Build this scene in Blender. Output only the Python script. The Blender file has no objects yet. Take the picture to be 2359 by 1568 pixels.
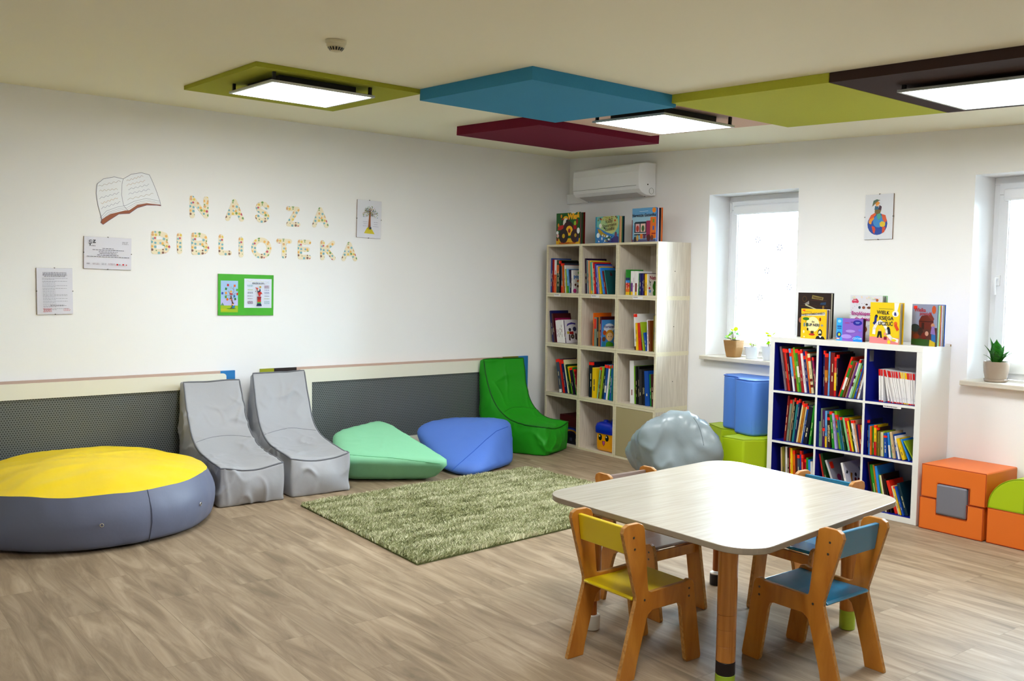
import bpy, bmesh, math, random
from mathutils import Vector, Matrix, noise
import numpy as np

SC = bpy.context.scene
COL = SC.collection
R = math.radians

# ---------------------------------------------------------------- camera
FOC = 2174.824            # focal length in pixels of a 2359-wide frame
CYAW, CPITCH, CROLL = 0.9223331, -0.0659159, 0.0129985
CPOS = Vector((-5.88476, -6.89012, 1.50737))
_f = Vector((math.cos(CPITCH) * math.cos(CYAW), math.cos(CPITCH) * math.sin(CYAW), math.sin(CPITCH)))
_r = Vector((math.sin(CYAW), -math.cos(CYAW), 0))
_u = _r.cross(_f)
CR = math.cos(CROLL) * _r + math.sin(CROLL) * _u
CU = -math.sin(CROLL) * _r + math.cos(CROLL) * _u
CF = _f
cd = bpy.data.cameras.new('camera')
cam = bpy.data.objects.new('camera', cd)
COL.objects.link(cam)
cd.sensor_width = 36.0
cd.lens = FOC / 2359 * 36.0
cd.clip_start = 0.05
cam.matrix_world = Matrix(((CR.x, CU.x, -CF.x, CPOS.x), (CR.y, CU.y, -CF.y, CPOS.y),
                           (CR.z, CU.z, -CF.z, CPOS.z), (0, 0, 0, 1)))
SC.camera = cam

# ---------------------------------------------------------------- world (overcast white sky) and view
W = bpy.data.worlds.new('overcast_sky')
SC.world = W
W.use_nodes = True
WSTR = 35.0
# white sky above the horizon, a much darker ground below it
_n, _l = W.node_tree.nodes, W.node_tree.links
_tc = _n.new('ShaderNodeTexCoord')
_sp = _n.new('ShaderNodeSeparateXYZ')
_cr = _n.new('ShaderNodeValToRGB')
_l.new(_tc.outputs['Generated'], _sp.inputs[0])
_mr = _n.new('ShaderNodeMapRange')
_mr.inputs[1].default_value = -0.25
_mr.inputs[2].default_value = 0.25
_l.new(_sp.outputs[2], _mr.inputs[0])
_l.new(_mr.outputs[0], _cr.inputs[0])
_cr.color_ramp.elements[0].position = 0.35
_cr.color_ramp.elements[0].color = (0.10, 0.115, 0.12, 1)
_cr.color_ramp.elements[1].position = 0.62
_cr.color_ramp.elements[1].color = (0.70, 0.86, 1.0, 1)
_l.new(_cr.outputs[0], _n['Background'].inputs[0])
W.node_tree.nodes['Background'].inputs[1].default_value = WSTR
LAMP_E = 23.0             # emission of the ceiling light diffusers
SC.view_settings.view_transform = 'Standard'
SC.view_settings.look = 'None'
SC.view_settings.gamma = 1.0
SC.view_settings.use_curve_mapping = False
SC.view_settings.exposure = 0.75
SC.cycles.max_bounces = 9
SC.cycles.diffuse_bounces = 5
SC.cycles.glossy_bounces = 4
SC.cycles.transparent_max_bounces = 12
SC.cycles.sample_clamp_indirect = 8.0
SC.cycles.use_denoising = True


# ---------------------------------------------------------------- pixel rays onto known planes
def ray(px, py):
    return CR * ((px - 1179.5) / FOC) - CU * ((py - 784) / FOC) + CF


def on_left_wall(px, py, y=0.0):
    d = ray(px, py)
    return CPOS + d * ((y - CPOS.y) / d.y)


def on_right_wall(px, py, x=0.0):
    d = ray(px, py)
    return CPOS + d * ((x - CPOS.x) / d.x)


# ---------------------------------------------------------------- colours and materials
ALB_POW, ALB_GAIN = 1.38, 1.06


def lin(h):
    h = h.lstrip('#')
    o = []
    for i in (0, 2, 4):
        c = int(h[i:i + 2], 16) / 255
        c = c / 12.92 if c <= 0.04045 else ((c + 0.055) / 1.055) ** 2.4
        o.append(min(.88, ALB_GAIN * c ** ALB_POW))      # contrast curve put into every swatch: mid tones darkened, whites nearly kept
    return (o[0], o[1], o[2], 1)


PAL = {
    'mauve grey': '8d7f86', 'dark red': '8c1216', 'orange red': 'd8381a', 'maroon': '5c1420', 'navy blue': '1f2c6e',
    'light blue': '7db4dc', 'orange': 'dd7a1c', 'lime green': '86b81c', 'green': '2f9a32', 'brown': '8a5428',
    'crimson': 'b01838', 'white': 'e8e6e4', 'indigo': '2c2a80', 'teal': '2f8c90', 'cream': 'e4dcb4',
    'dark grey': '4a4646', 'magenta': 'a81c6a', 'tan': 'b09a78', 'violet': '8a4aa0', 'pale green': '9ccb9c',
    'yellow green': 'a8bc30', 'blue': '1f62b0', 'olive': '8c8430', 'red': 'd01c20', 'yellow': 'e8c81c',
    'grey green': '8c9a88', 'black': '1c1a1c', 'ochre': 'c48a20', 'dark navy': '14183c', 'purple': '5e1c6e',
    'dark brown': '4a2418', 'lavender': 'b8b0dc', 'dark green': '1c5424', 'peach': 'e8b48c', 'sky blue': '3f9ade',
    'beige': 'd2bc98', 'slate grey': '5c6878', 'light grey': 'c8c8c8', 'dark teal': '1a4650', 'turquoise': '4cb4b0',
    'dark violet': '3a1c48', 'pink': 'e878a8', 'paper': 'e2ddd0', 'gold': 'c8a040',
}
_mats = {}


def nodes_of(m):
    nt = m.node_tree
    return nt, nt.nodes, nt.links, nt.nodes['Principled BSDF']


def mat(name, hexc='cccccc', rough=0.5, spec=0.5, metal=0.0, noise_amt=0.0, noise_scale=8.0, bump=0.0, bscale=60.0,
        coat=0.0, sheen=0.0):
    if name in _mats:
        return _mats[name]
    m = bpy.data.materials.new(name)
    m.use_nodes = True
    nt, N, L, b = nodes_of(m)
    c = lin(hexc)
    b.inputs['Base Color'].default_value = c
    b.inputs['Roughness'].default_value = rough
    b.inputs['Specular IOR Level'].default_value = spec
    b.inputs['Metallic'].default_value = metal
    b.inputs['Coat Weight'].default_value = coat
    b.inputs['Coat Roughness'].default_value = 0.15
    if noise_amt or bump:
        tc = N.new('ShaderNodeTexCoord')
    if noise_amt:
        nz = N.new('ShaderNodeTexNoise')
        nz.inputs['Scale'].default_value = noise_scale
        nz.inputs['Detail'].default_value = 4
        L.new(tc.outputs['Object'], nz.inputs['Vector'])
        mx = N.new('ShaderNodeMix')
        mx.data_type = 'RGBA'
        k = 1 - noise_amt
        mx.inputs[6].default_value = (c[0] * k, c[1] * k, c[2] * k, 1)
        k = 1 + noise_amt
        mx.inputs[7].default_value = (min(1, c[0] * k), min(1, c[1] * k), min(1, c[2] * k), 1)
        L.new(nz.outputs['Fac'], mx.inputs[0])
        L.new(mx.outputs[2], b.inputs['Base Color'])
    if bump:
        nb = N.new('ShaderNodeTexNoise')
        nb.inputs['Scale'].default_value = bscale
        nb.inputs['Detail'].default_value = 6
        L.new(tc.outputs['Object'], nb.inputs['Vector'])
        bp = N.new('ShaderNodeBump')
        bp.inputs['Strength'].default_value = bump
        bp.inputs['Distance'].default_value = 0.01
        L.new(nb.outputs['Fac'], bp.inputs['Height'])
        L.new(bp.outputs['Normal'], b.inputs['Normal'])
    _mats[name] = m
    return m


def cmat(colour, rough=0.38):
    return mat('print_' + colour.replace(' ', '_'), PAL.get(colour, colour if len(colour) == 6 else 'cccccc'), rough, 0.4)


def wood(name, dark, light, axis='Z', scale=1.0, rough=0.45, coat=0.0, fine=9.0, stretch=14.0, spec=0.4):
    """streaky grain running along one object axis"""
    if name in _mats:
        return _mats[name]
    m = bpy.data.materials.new(name)
    m.use_nodes = True
    nt, N, L, b = nodes_of(m)
    tc = N.new('ShaderNodeTexCoord')
    mp = N.new('ShaderNodeMapping')
    s = [stretch * scale] * 3
    s['XYZ'.index(axis)] = scale
    mp.inputs['Scale'].default_value = s
    nz = N.new('ShaderNodeTexNoise')
    nz.inputs['Scale'].default_value = fine
    nz.inputs['Detail'].default_value = 6
    nz.inputs['Distortion'].default_value = 0.6
    cr = N.new('ShaderNodeValToRGB')
    cr.color_ramp.elements[0].position = 0.3
    cr.color_ramp.elements[1].position = 0.72
    cr.color_ramp.elements[0].color = lin(dark)
    cr.color_ramp.elements[1].color = lin(light)
    L.new(tc.outputs['Object'], mp.inputs['Vector'])
    L.new(mp.outputs['Vector'], nz.inputs['Vector'])
    L.new(nz.outputs['Fac'], cr.inputs['Fac'])
    L.new(cr.outputs['Color'], b.inputs['Base Color'])
    b.inputs['Roughness'].default_value = rough
    b.inputs['Specular IOR Level'].default_value = spec
    b.inputs['Coat Weight'].default_value = coat
    b.inputs['Coat Roughness'].default_value = 0.12
    _mats[name] = m
    return m


def floor_material():
    m = bpy.data.materials.new('vinyl_plank_floor')
    m.use_nodes = True
    nt, N, L, b = nodes_of(m)
    tc = N.new('ShaderNodeTexCoord')
    mp = N.new('ShaderNodeMapping')
    mp.inputs['Rotation'].default_value = (0, 0, R(90))
    L.new(tc.outputs['Object'], mp.inputs['Vector'])
    br = N.new('ShaderNodeTexBrick')
    br.inputs['Scale'].default_value = 1.0
    br.inputs['Brick Width'].default_value = 1.25
    br.inputs['Row Height'].default_value = 0.20
    br.inputs['Mortar Size'].default_value = 0.0011
    br.inputs['Mortar Smooth'].default_value = 0.2
    br.offset = 0.37
    br.inputs['Color1'].default_value = (0, 0, 0, 1)
    br.inputs['Color2'].default_value = (1, 1, 1, 1)
    br.inputs['Mortar'].default_value = (0.5, 0.5, 0.5, 1)
    L.new(mp.outputs['Vector'], br.inputs['Vector'])
    # per plank offset of the grain
    ad = N.new('ShaderNodeVectorMath')
    ad.operation = 'MULTIPLY_ADD'
    ad.inputs[1].default_value = (7, 13, 5)
    L.new(br.outputs['Color'], ad.inputs[0])
    L.new(tc.outputs['Object'], ad.inputs[2])
    sc = N.new('ShaderNodeMapping')
    sc.inputs['Scale'].default_value = (9.0, 1.1, 1)
    L.new(ad.outputs[0], sc.inputs['Vector'])
    n1 = N.new('ShaderNodeTexNoise')
    n1.inputs['Scale'].default_value = 1.5
    n1.inputs['Detail'].default_value = 9
    n1.inputs['Roughness'].default_value = 0.62
    n1.inputs['Distortion'].default_value = 0.9
    L.new(sc.outputs['Vector'], n1.inputs['Vector'])
    cr = N.new('ShaderNodeValToRGB')
    e = cr.color_ramp.elements
    e[0].position = 0.30
    e[0].color = lin('8f806c')
    e[1].position = 0.68
    e[1].color = lin('bcac97')
    x = e.new(0.48)
    x.color = lin('a69580')
    L.new(n1.outputs['Fac'], cr.inputs['Fac'])
    mx = N.new('ShaderNodeMix')
    mx.data_type = 'RGBA'
    mx.blend_type = 'MULTIPLY'
    mx.inputs[0].default_value = 1.0
    ts = N.new('ShaderNodeMapRange')
    ts.inputs[3].default_value = 0.93
    ts.inputs[4].default_value = 1.04
    L.new(br.outputs['Color'], ts.inputs[0])
    L.new(cr.outputs['Color'], mx.inputs[6])
    L.new(ts.outputs[0], mx.inputs[7])
    m2 = N.new('ShaderNodeMix')
    m2.data_type = 'RGBA'
    L.new(br.outputs['Fac'], m2.inputs[0])
    L.new(mx.outputs[2], m2.inputs[6])
    m2.inputs[7].default_value = lin('978974')
    L.new(m2.outputs[2], b.inputs['Base Color'])
    b.inputs['Roughness'].default_value = 0.55
    b.inputs['Specular IOR Level'].default_value = 0.22
    bp = N.new('ShaderNodeBump')
    bp.inputs['Strength'].default_value = 0.12
    bp.inputs['Distance'].default_value = 0.004
    L.new(n1.outputs['Fac'], bp.inputs['Height'])
    L.new(bp.outputs['Normal'], b.inputs['Normal'])
    return m


def perforated_material():
    m = bpy.data.materials.new('perforated_grey_metal')
    m.use_nodes = True
    nt, N, L, b = nodes_of(m)
    tc = N.new('ShaderNodeTexCoord')
    sp = N.new('ShaderNodeSeparateXYZ')
    L.new(tc.outputs['Object'], sp.inputs[0])

    def math_(op, a, bb=None, c=None):
        n = N.new('ShaderNodeMath')
        n.operation = op
        for i, v in enumerate((a, bb, c)):
            if v is None:
                continue
            if isinstance(v, (int, float)):
                n.inputs[i].default_value = v
            else:
                L.new(v, n.inputs[i])
        return n.outputs[0]
    P = 0.0165
    row = math_('FLOOR', math_('DIVIDE', sp.outputs[2], P * 0.87))
    off = math_('MULTIPLY', math_('MODULO', math_('ABSOLUTE', row), 2.0), 0.5)
    fx = math_('SUBTRACT', math_('FRACT', math_('ADD', math_('DIVIDE', sp.outputs[0], P), off)), 0.5)
    fz = math_('SUBTRACT', math_('FRACT', math_('DIVIDE', sp.outputs[2], P * 0.87)), 0.5)
    d = math_('SQRT', math_('ADD', math_('MULTIPLY', fx, fx), math_('MULTIPLY', fz, fz)))
    hole = math_('LESS_THAN', d, 0.23)
    mx = N.new('ShaderNodeMix')
    mx.data_type = 'RGBA'
    L.new(hole, mx.inputs[0])
    mx.inputs[6].default_value = lin('8b9090')
    mx.inputs[7].default_value = lin('1c1e22')
    L.new(mx.outputs[2], b.inputs['Base Color'])
    b.inputs['Roughness'].default_value = 0.42
    b.inputs['Metallic'].default_value = 0.35
    return m


def owl_material():
    """cream letters printed with small coloured dots"""
    m = bpy.data.materials.new('printed_cream_letter')
    m.use_nodes = True
    nt, N, L, b = nodes_of(m)
    tc = N.new('ShaderNodeTexCoord')
    vo = N.new('ShaderNodeTexVoronoi')
    vo.inputs['Scale'].default_value = 40
    vo.inputs['Randomness'].default_value = 0.55
    L.new(tc.outputs['Object'], vo.inputs['Vector'])
    lt = N.new('ShaderNodeMath')
    lt.operation = 'LESS_THAN'
    lt.inputs[1].default_value = 0.38
    L.new(vo.outputs['Distance'], lt.inputs[0])
    sep = N.new('ShaderNodeSeparateColor')
    L.new(vo.outputs['Color'], sep.inputs[0])
    cr = N.new('ShaderNodeValToRGB')
    cr.color_ramp.interpolation = 'CONSTANT'
    cols = ['cf6c80', '8cbcc6', 'ecc478', '9a7868', 'e6cf70', '8eb074', 'e0b888', '9cc4ce']
    e = cr.color_ramp.elements
    e[0].color = lin(cols[0])
    e[1].position = 1 / 8
    e[1].color = lin(cols[1])
    for i in range(2, 8):
        x = e.new(i / 8)
        x.color = lin(cols[i])
    L.new(sep.outputs[0], cr.inputs['Fac'])
    mx = N.new('ShaderNodeMix')
    mx.data_type = 'RGBA'
    L.new(lt.outputs[0], mx.inputs[0])
    mx.inputs[6].default_value = lin('ece3cc')
    L.new(cr.outputs['Color'], mx.inputs[7])
    L.new(mx.outputs[2], b.inputs['Base Color'])
    b.inputs['Roughness'].default_value = 0.4
    return m


def lamp_material():
    m = bpy.data.materials.new('lit_diffuser')
    m.use_nodes = True
    nt, N, L, b = nodes_of(m)
    b.inputs['Base Color'].default_value = (0.9, 0.9, 0.9, 1)
    b.inputs['Emission Color'].default_value = (0.95, 0.98, 1.0, 1)
    b.inputs['Emission Strength'].default_value = LAMP_E
    return m


def glass_material():
    m = bpy.data.materials.new('window_glass')
    m.use_nodes = True
    nt, N, L, b = nodes_of(m)
    N.remove(b)
    out = N['Material Output']
    tr = N.new('ShaderNodeBsdfTransparent')
    tr.inputs[0].default_value = (0.95, 0.97, 0.97, 1)
    gl = N.new('ShaderNodeBsdfGlossy')
    gl.inputs['Roughness'].default_value = 0.02
    fr = N.new('ShaderNodeFresnel')
    fr.inputs[0].default_value = 1.45
    mx = N.new('ShaderNodeMixShader')
    L.new(fr.outputs[0], mx.inputs[0])
    L.new(tr.outputs[0], mx.inputs[1])
    L.new(gl.outputs[0], mx.inputs[2])
    L.new(mx.outputs[0], out.inputs[0])
    return m


def leaf_material(name, hexc, trans=0.5):
    m = bpy.data.materials.new(name)
    m.use_nodes = True
    nt, N, L, b = nodes_of(m)
    out = N['Material Output']
    b.inputs['Base Color'].default_value = lin(hexc)
    b.inputs['Roughness'].default_value = 0.4
    t = N.new('ShaderNodeBsdfTranslucent')
    t.inputs[0].default_value = lin(hexc)
    mx = N.new('ShaderNodeMixShader')
    mx.inputs[0].default_value = trans
    L.new(b.outputs[0], mx.inputs[1])
    L.new(t.outputs[0], mx.inputs[2])
    L.new(mx.outputs[0], out.inputs[0])
    return m


M_WALL = mat('wall_paint', 'f4f5f4', 0.75, 0.25, bump=0.04, bscale=180)
M_CEIL = mat('ceiling_paint', 'ece8d6', 0.85, 0.2)
M_WHITE = mat('white_plastic', 'ecedef', 0.3, 0.5)
M_WHITE2 = mat('white_laminate', 'e6e6e2', 0.35, 0.45)
M_NAVY = mat('navy_laminate', '24309c', 0.4, 0.4)
M_CREAM = mat('cream_painted_board', 'eae8dc', 0.45, 0.4)
M_PAPER = mat('book_paper', 'd8d2c2', 0.8, 0.2)
M_STICK = mat('red_orange_sticker', 'ff3a14', 0.45, 0.4)
M_DARK = mat('dark_metal', '20201f', 0.4, 0.4)
M_STEEL = mat('screw_steel', '77756e', 0.35, 0.5, metal=0.7)
M_GLASS = glass_material()
M_LAMP = lamp_material()
M_FLOOR = floor_material()
M_ASH = wood('ash_laminate', 'cbc1b2', 'e0d8cb', 'Z', 1.0, 0.42, fine=5, stretch=22)
M_ASHEDGE = wood('ash_edge', 'd9d1b8', 'e2dbc4', 'Y', 1.0, 0.45)
M_SILL = wood('sill_laminate', 'd0cabe', 'e0dbd0', 'Y', 1.0, 0.4, fine=4, stretch=20)
M_TABLE = wood('table_laminate', 'bfb9ae', 'cdc8be', 'X', 1.0, 0.2, fine=3.2, stretch=26, spec=0.5)
M_BIRCH = wood('varnished_birch_plywood', 'b47a30', 'd29c4e', 'Z', 1.0, 0.28, coat=0.35, fine=4, stretch=4)
M_PLYEDGE = wood('plywood_edge', 'ad8048', 'cfa668', 'X', 1.0, 0.4, fine=12, stretch=6)
M_LEG = wood('varnished_leg_wood', 'b47c38', 'd29e5c', 'Z', 1.0, 0.28, coat=0.3, fine=3, stretch=24)


# ---------------------------------------------------------------- mesh helpers
class B:
    def __init__(s):
        s.v, s.f, s.m, s.mats = [], [], [], []

    def mi(s, m):
        if m not in s.mats:
            s.mats.append(m)
        return s.mats.index(m)

    def add(s, vs, fs, m, M=None):
        o = len(s.v)
        for p in vs:
            p = Vector(p)
            s.v.append(tuple(M @ p) if M else tuple(p))
        k = s.mi(m)
        for f in fs:
            s.f.append(tuple(o + i for i in f))
            s.m.append(k)
        return s

    def box(s, x0, x1, y0, y1, z0, z1, m, M=None, face=None):
        """face: optional {side: material}, sides -x +x -y +y -z +z"""
        vs = [(x0, y0, z0), (x1, y0, z0), (x1, y1, z0), (x0, y1, z0), (x0, y0, z1), (x1, y0, z1), (x1, y1, z1), (x0, y1, z1)]
        F = {'-z': (0, 3, 2, 1), '+z': (4, 5, 6, 7), '-y': (0, 1, 5, 4), '+x': (1, 2, 6, 5), '+y': (2, 3, 7, 6), '-x': (3, 0, 4, 7)}
        o = len(s.v)
        for p in vs:
            s.v.append(tuple(M @ Vector(p)) if M else p)
        for k, f in F.items():
            s.f.append(tuple(o + i for i in f))
            s.m.append(s.mi(face[k] if face and k in face else m))
        return s

    def prism(s, poly, d0, d1, m, M=None, medge=None):
        """polygon in local x,y (counter-clockwise) extruded along z from d0 to d1"""
        n = len(poly)
        vs = [(x, y, d0) for x, y in poly] + [(x, y, d1) for x, y in poly]
        o = len(s.v)
        for p in vs:
            s.v.append(tuple(M @ Vector(p)) if M else p)
        s.f.append(tuple(o + i for i in range(n - 1, -1, -1)))
        s.m.append(s.mi(m))
        s.f.append(tuple(o + n + i for i in range(n)))
        s.m.append(s.mi(m))
        k = s.mi(medge or m)
        for i in range(n):
            j = (i + 1) % n
            s.f.append((o + i, o + j, o + n + j, o + n + i))
            s.m.append(k)
        return s

    def lathe(s, prof, m, M=None, n=32, cap=True):
        vs, fs = [], []
        for r, z in prof:
            for i in range(n):
                a = 2 * math.pi * i / n
                vs.append((r * math.cos(a), r * math.sin(a), z))
        for k in range(len(prof) - 1):
            for i in range(n):
                j = (i + 1) % n
                fs.append((k * n + i, k * n + j, (k + 1) * n + j, (k + 1) * n + i))
        if cap:
            fs.append(tuple(range(n - 1, -1, -1)))
            o = (len(prof) - 1) * n
            fs.append(tuple(o + i for i in range(n)))
        return s.add(vs, fs, m, M)

    def tube(s, pts, r, m, n=8, M=None, closed=False):
        pts = [Vector(p) for p in pts]
        N = len(pts)
        vs, fs = [], []
        prev = None
        for i, p in enumerate(pts):
            if closed:
                t = pts[(i + 1) % N] - pts[i - 1]
            else:
                t = pts[min(i + 1, N - 1)] - pts[max(i - 1, 0)]
            t = t.normalized() if t.length > 1e-9 else Vector((0, 0, 1))
            if prev is None:
                a = Vector((0, 0, 1)) if abs(t.z) < 0.9 else Vector((1, 0, 0))
                nrm = t.cross(a).normalized()
            else:
                nrm = (prev - t * prev.dot(t))
                nrm = nrm.normalized() if nrm.length > 1e-9 else t.orthogonal().normalized()
            prev = nrm
            bn = t.cross(nrm)
            rr = r[i] if isinstance(r, (list, tuple)) else r
            for k in range(n):
                a = 2 * math.pi * k / n
                vs.append(p + nrm * (rr * math.cos(a)) + bn * (rr * math.sin(a)))
        for i in range(N if closed else N - 1):
            o, q = i * n, ((i + 1) % N) * n
            for k in range(n):
                j = (k + 1) % n
                fs.append((o + k, o + j, q + j, q + k))
        if not closed:
            fs.append(tuple(range(n - 1, -1, -1)))
            fs.append(tuple((N - 1) * n + k for k in range(n)))
        return s.add(vs, fs, m, M)

    def build(s, name, parent=None, M=None, smooth=False, bevel=0.0, seg=2, sub=0, angle=40):
        me = bpy.data.meshes.new(name)
        me.from_pydata(s.v, [], s.f)
        for m in s.mats:
            me.materials.append(m)
        me.polygons.foreach_set('material_index', s.m)
        me.update()
        bm = bmesh.new()
        bm.from_mesh(me)
        bmesh.ops.recalc_face_normals(bm, faces=bm.faces)
        bm.to_mesh(me)
        bm.free()
        o = bpy.data.objects.new(name, me)
        COL.objects.link(o)
        if parent:
            o.parent = parent
        if M is not None:
            o.matrix_local = M
        if bevel:
            md = o.modifiers.new('bevel', 'BEVEL')
            md.width = bevel
            md.segments = seg
            md.limit_method = 'ANGLE'
            md.angle_limit = R(35)
            md.harden_normals = False
        if sub:
            md = o.modifiers.new('subsurf', 'SUBSURF')
            md.levels = sub
            md.render_levels = sub
        if smooth:
            me.polygons.foreach_set('use_smooth', [True] * len(me.polygons))
            if smooth == 'angle':
                me.set_sharp_from_angle(angle=R(angle))
        return o


def tag(o, label, cat, group=None):
    o['label'] = label
    o['category'] = cat
    if group:
        o['group'] = group
    return o


def thing(name, label, cat, M=None, loc=(0, 0, 0), rz=0, group=None):
    o = bpy.data.objects.new(name, None)
    o.empty_display_size = 0.05
    COL.objects.link(o)
    o.matrix_world = M if M is not None else Matrix.Translation(loc) @ Matrix.Rotation(rz, 4, 'Z')
    return tag(o, label, cat, group)


def struct(o):
    o['kind'] = 'structure'
    return o


def frame(origin, right, up):
    r_, u_ = Vector(right).normalized(), Vector(up).normalized()
    n = r_.cross(u_)
    o = Vector(origin)
    return Matrix(((r_.x, u_.x, n.x, o.x), (r_.y, u_.y, n.y, o.y), (r_.z, u_.z, n.z, o.z), (0, 0, 0, 1)))


def wall_frame_left(x, z, y=0.0):      # picture plane on the left wall, x right, y up, z into the room
    return frame((x, y, z), (1, 0, 0), (0, 0, 1))


def wall_frame_right(y, z, x=0.0):
    return frame((x, y, z), (0, -1, 0), (0, 0, 1))


_fonts = {}


def text_mesh(s, size, bold=0.0, thick=0.0):
    cu = bpy.data.curves.new('txt', 'FONT')
    cu.body = s
    cu.size = size
    cu.align_x = 'CENTER'
    cu.align_y = 'CENTER'
    cu.offset = bold
    cu.extrude = thick
    cu.resolution_u = 3
    ob = bpy.data.objects.new('txt', cu)
    me = bpy.data.meshes.new_from_object(ob)
    vs = [tuple(v.co) for v in me.vertices]
    fs = [tuple(p.vertices) for p in me.polygons]
    bpy.data.objects.remove(ob)
    bpy.data.curves.remove(cu)
    bpy.data.meshes.remove(me)
    return vs, fs


def art(parent, name, shapes, w, h, z0=0.0006, M=None, step=0.00012):
    """flat coloured print shapes in the unit square scaled to w x h, each a hair above the last"""
    b = B()
    z = z0
    clip = not (w == 1 and h == 1)
    for sh in [q for q in shapes if q[0] != 'text'] + [q for q in shapes if q[0] == 'text']:
        k = sh[0]
        z += step
        v0 = len(b.v)
        if k == 'rect':
            _, x0, y0, x1, y1, c = sh
            b.add([(x0 * w, y0 * h, z), (x1 * w, y0 * h, z), (x1 * w, y1 * h, z), (x0 * w, y1 * h, z)], [(0, 1, 2, 3)], cmat(c))
        elif k == 'disc':
            _, x, y, r, c = sh[:5]
            ry = sh[5] if len(sh) > 5 else r
            n = 20
            b.add([(x * w + r * w * math.cos(6.2832 * i / n), y * h + ry * w * math.sin(6.2832 * i / n), z) for i in range(n)],
                  [tuple(range(n))], cmat(c))
        elif k == 'poly':
            _, pts, c = sh
            b.add([(x * w, y * h, z) for x, y in pts], [tuple(range(len(pts)))], cmat(c))
        elif k == 'line':
            _, pts, r, c = sh
            for i in range(len(pts) - 1):
                a, q = Vector((pts[i][0] * w, pts[i][1] * h)), Vector((pts[i + 1][0] * w, pts[i + 1][1] * h))
                d = (q - a)
                if d.length < 1e-7:
                    continue
                d.normalize()
                nn = Vector((-d.y, d.x)) * r * w
                a2, q2 = a - d * r * w * 0.5, q + d * r * w * 0.5
                b.add([(a2 - nn).to_3d() + Vector((0, 0, z)), (q2 - nn).to_3d() + Vector((0, 0, z)),
                       (q2 + nn).to_3d() + Vector((0, 0, z)), (a2 + nn).to_3d() + Vector((0, 0, z))], [(0, 1, 2, 3)], cmat(c))
        elif k == 'text':
            _, s, x, y, size, c = sh[:6]
            rot = sh[6] if len(sh) > 6 else 0
            bold = sh[7] if len(sh) > 7 else 0
            vs, fs = text_mesh(s, size * w, bold * w)
            TM = Matrix.Translation((x * w, y * h, z)) @ Matrix.Rotation(rot, 4, 'Z')
            b.add(vs, fs, cmat(c), TM)
        if clip:        # nothing is printed past the sheet
            for i in range(v0, len(b.v)):
                x, y, q = b.v[i]
                b.v[i] = (min(max(x, 0), w), min(max(y, 0), h), q)
    return b.build(name, parent, M)


def squiggle(x0, x1, y, rnd, n=14, amp=0.004):
    """word-like dashes of one illegible line of small print"""
    out, x = [], x0
    while x < x1:
        l = rnd.uniform(0.02, 0.07)
        out.append((x, min(x + l, x1)))
        x += l + 0.012
    return [(a, b_, y) for a, b_ in out]

# ================================================================ THE ROOM
H0, TA, TB = 2.64142, -0.015238, 0.042518       # ceiling plane z = H0 + TA x + TB y


def ceil_z(x, y):
    return H0 + TA * x + TB * y


XL, YB = -7.4, -8.2
WT = 0.42                # outer wall thickness
b = B()
b.box(XL - 0.2, WT, YB - 0.2, 0.2, -0.12, 0.0, M_FLOOR)
struct(b.build('floor'))
b = B()
cs = [(XL - 0.2, YB - 0.2), (WT, YB - 0.2), (WT, 0.2), (XL - 0.2, 0.2)]
vs = [(x, y, ceil_z(x, y)) for x, y in cs] + [(x, y, ceil_z(x, y) + 0.12) for x, y in cs]
b.add(vs, [(0, 1, 2, 3), (7, 6, 5, 4), (0, 4, 5, 1), (1, 5, 6, 2), (2, 6, 7, 3), (3, 7, 4, 0)], M_CEIL)
struct(b.build('ceiling'))
struct(B().box(XL - 0.2, 0.0, 0.0, 0.2, 0.0, 2.95, M_WALL).build('wall_left'))
struct(B().box(XL - 0.2, 0.0, YB - 0.2, YB, 0.0, 2.95, M_WALL).build('wall_back'))
struct(B().box(XL - 0.2, XL, YB, 0.0, 0.0, 2.95, M_WALL).build('wall_near'))
# right wall with two window openings
WIN = [(-1.7348, -2.585, 0.9034, 2.195), (-3.8903, -4.7405, 0.9034, 2.188)]
b = B()
ys = [0.2]
for (ya, yb, za, zb) in WIN:
    b.box(0, WT, ya, ys[-1], 0, 2.95, M_WALL)
    b.box(0, WT, yb, ya, 0, za - 0.03, M_WALL)
    b.box(0, WT, yb, ya, zb, 2.95, M_WALL)
    ys.append(yb)
b.box(0, WT, YB - 0.2, ys[-1], 0, 2.95, M_WALL)
struct(b.build('wall_right'))


def bead(bb, x, y0, y1, z0, z1, w, m):
    """thin rectangular ring of square section standing in the plane x"""
    bb.box(x, x + w, y0, y1, z0, z0 + w, m)
    bb.box(x, x + w, y0, y1, z1 - w, z1, m)
    bb.box(x, x + w, y0, y0 + w, z0, z1, m)
    bb.box(x, x + w, y1 - w, y1, z0, z1, m)


def ring(bb, x0, x1, y0, y1, z0, z1, w, m):
    bb.box(x0, x1, y0, y1, z0, z0 + w, m)
    bb.box(x0, x1, y0, y1, z1 - w, z1, m)
    bb.box(x0, x1, y0, y0 + w, z0 + w, z1 - w, m)
    bb.box(x0, x1, y1 - w, y1, z0 + w, z1 - w, m)


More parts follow.
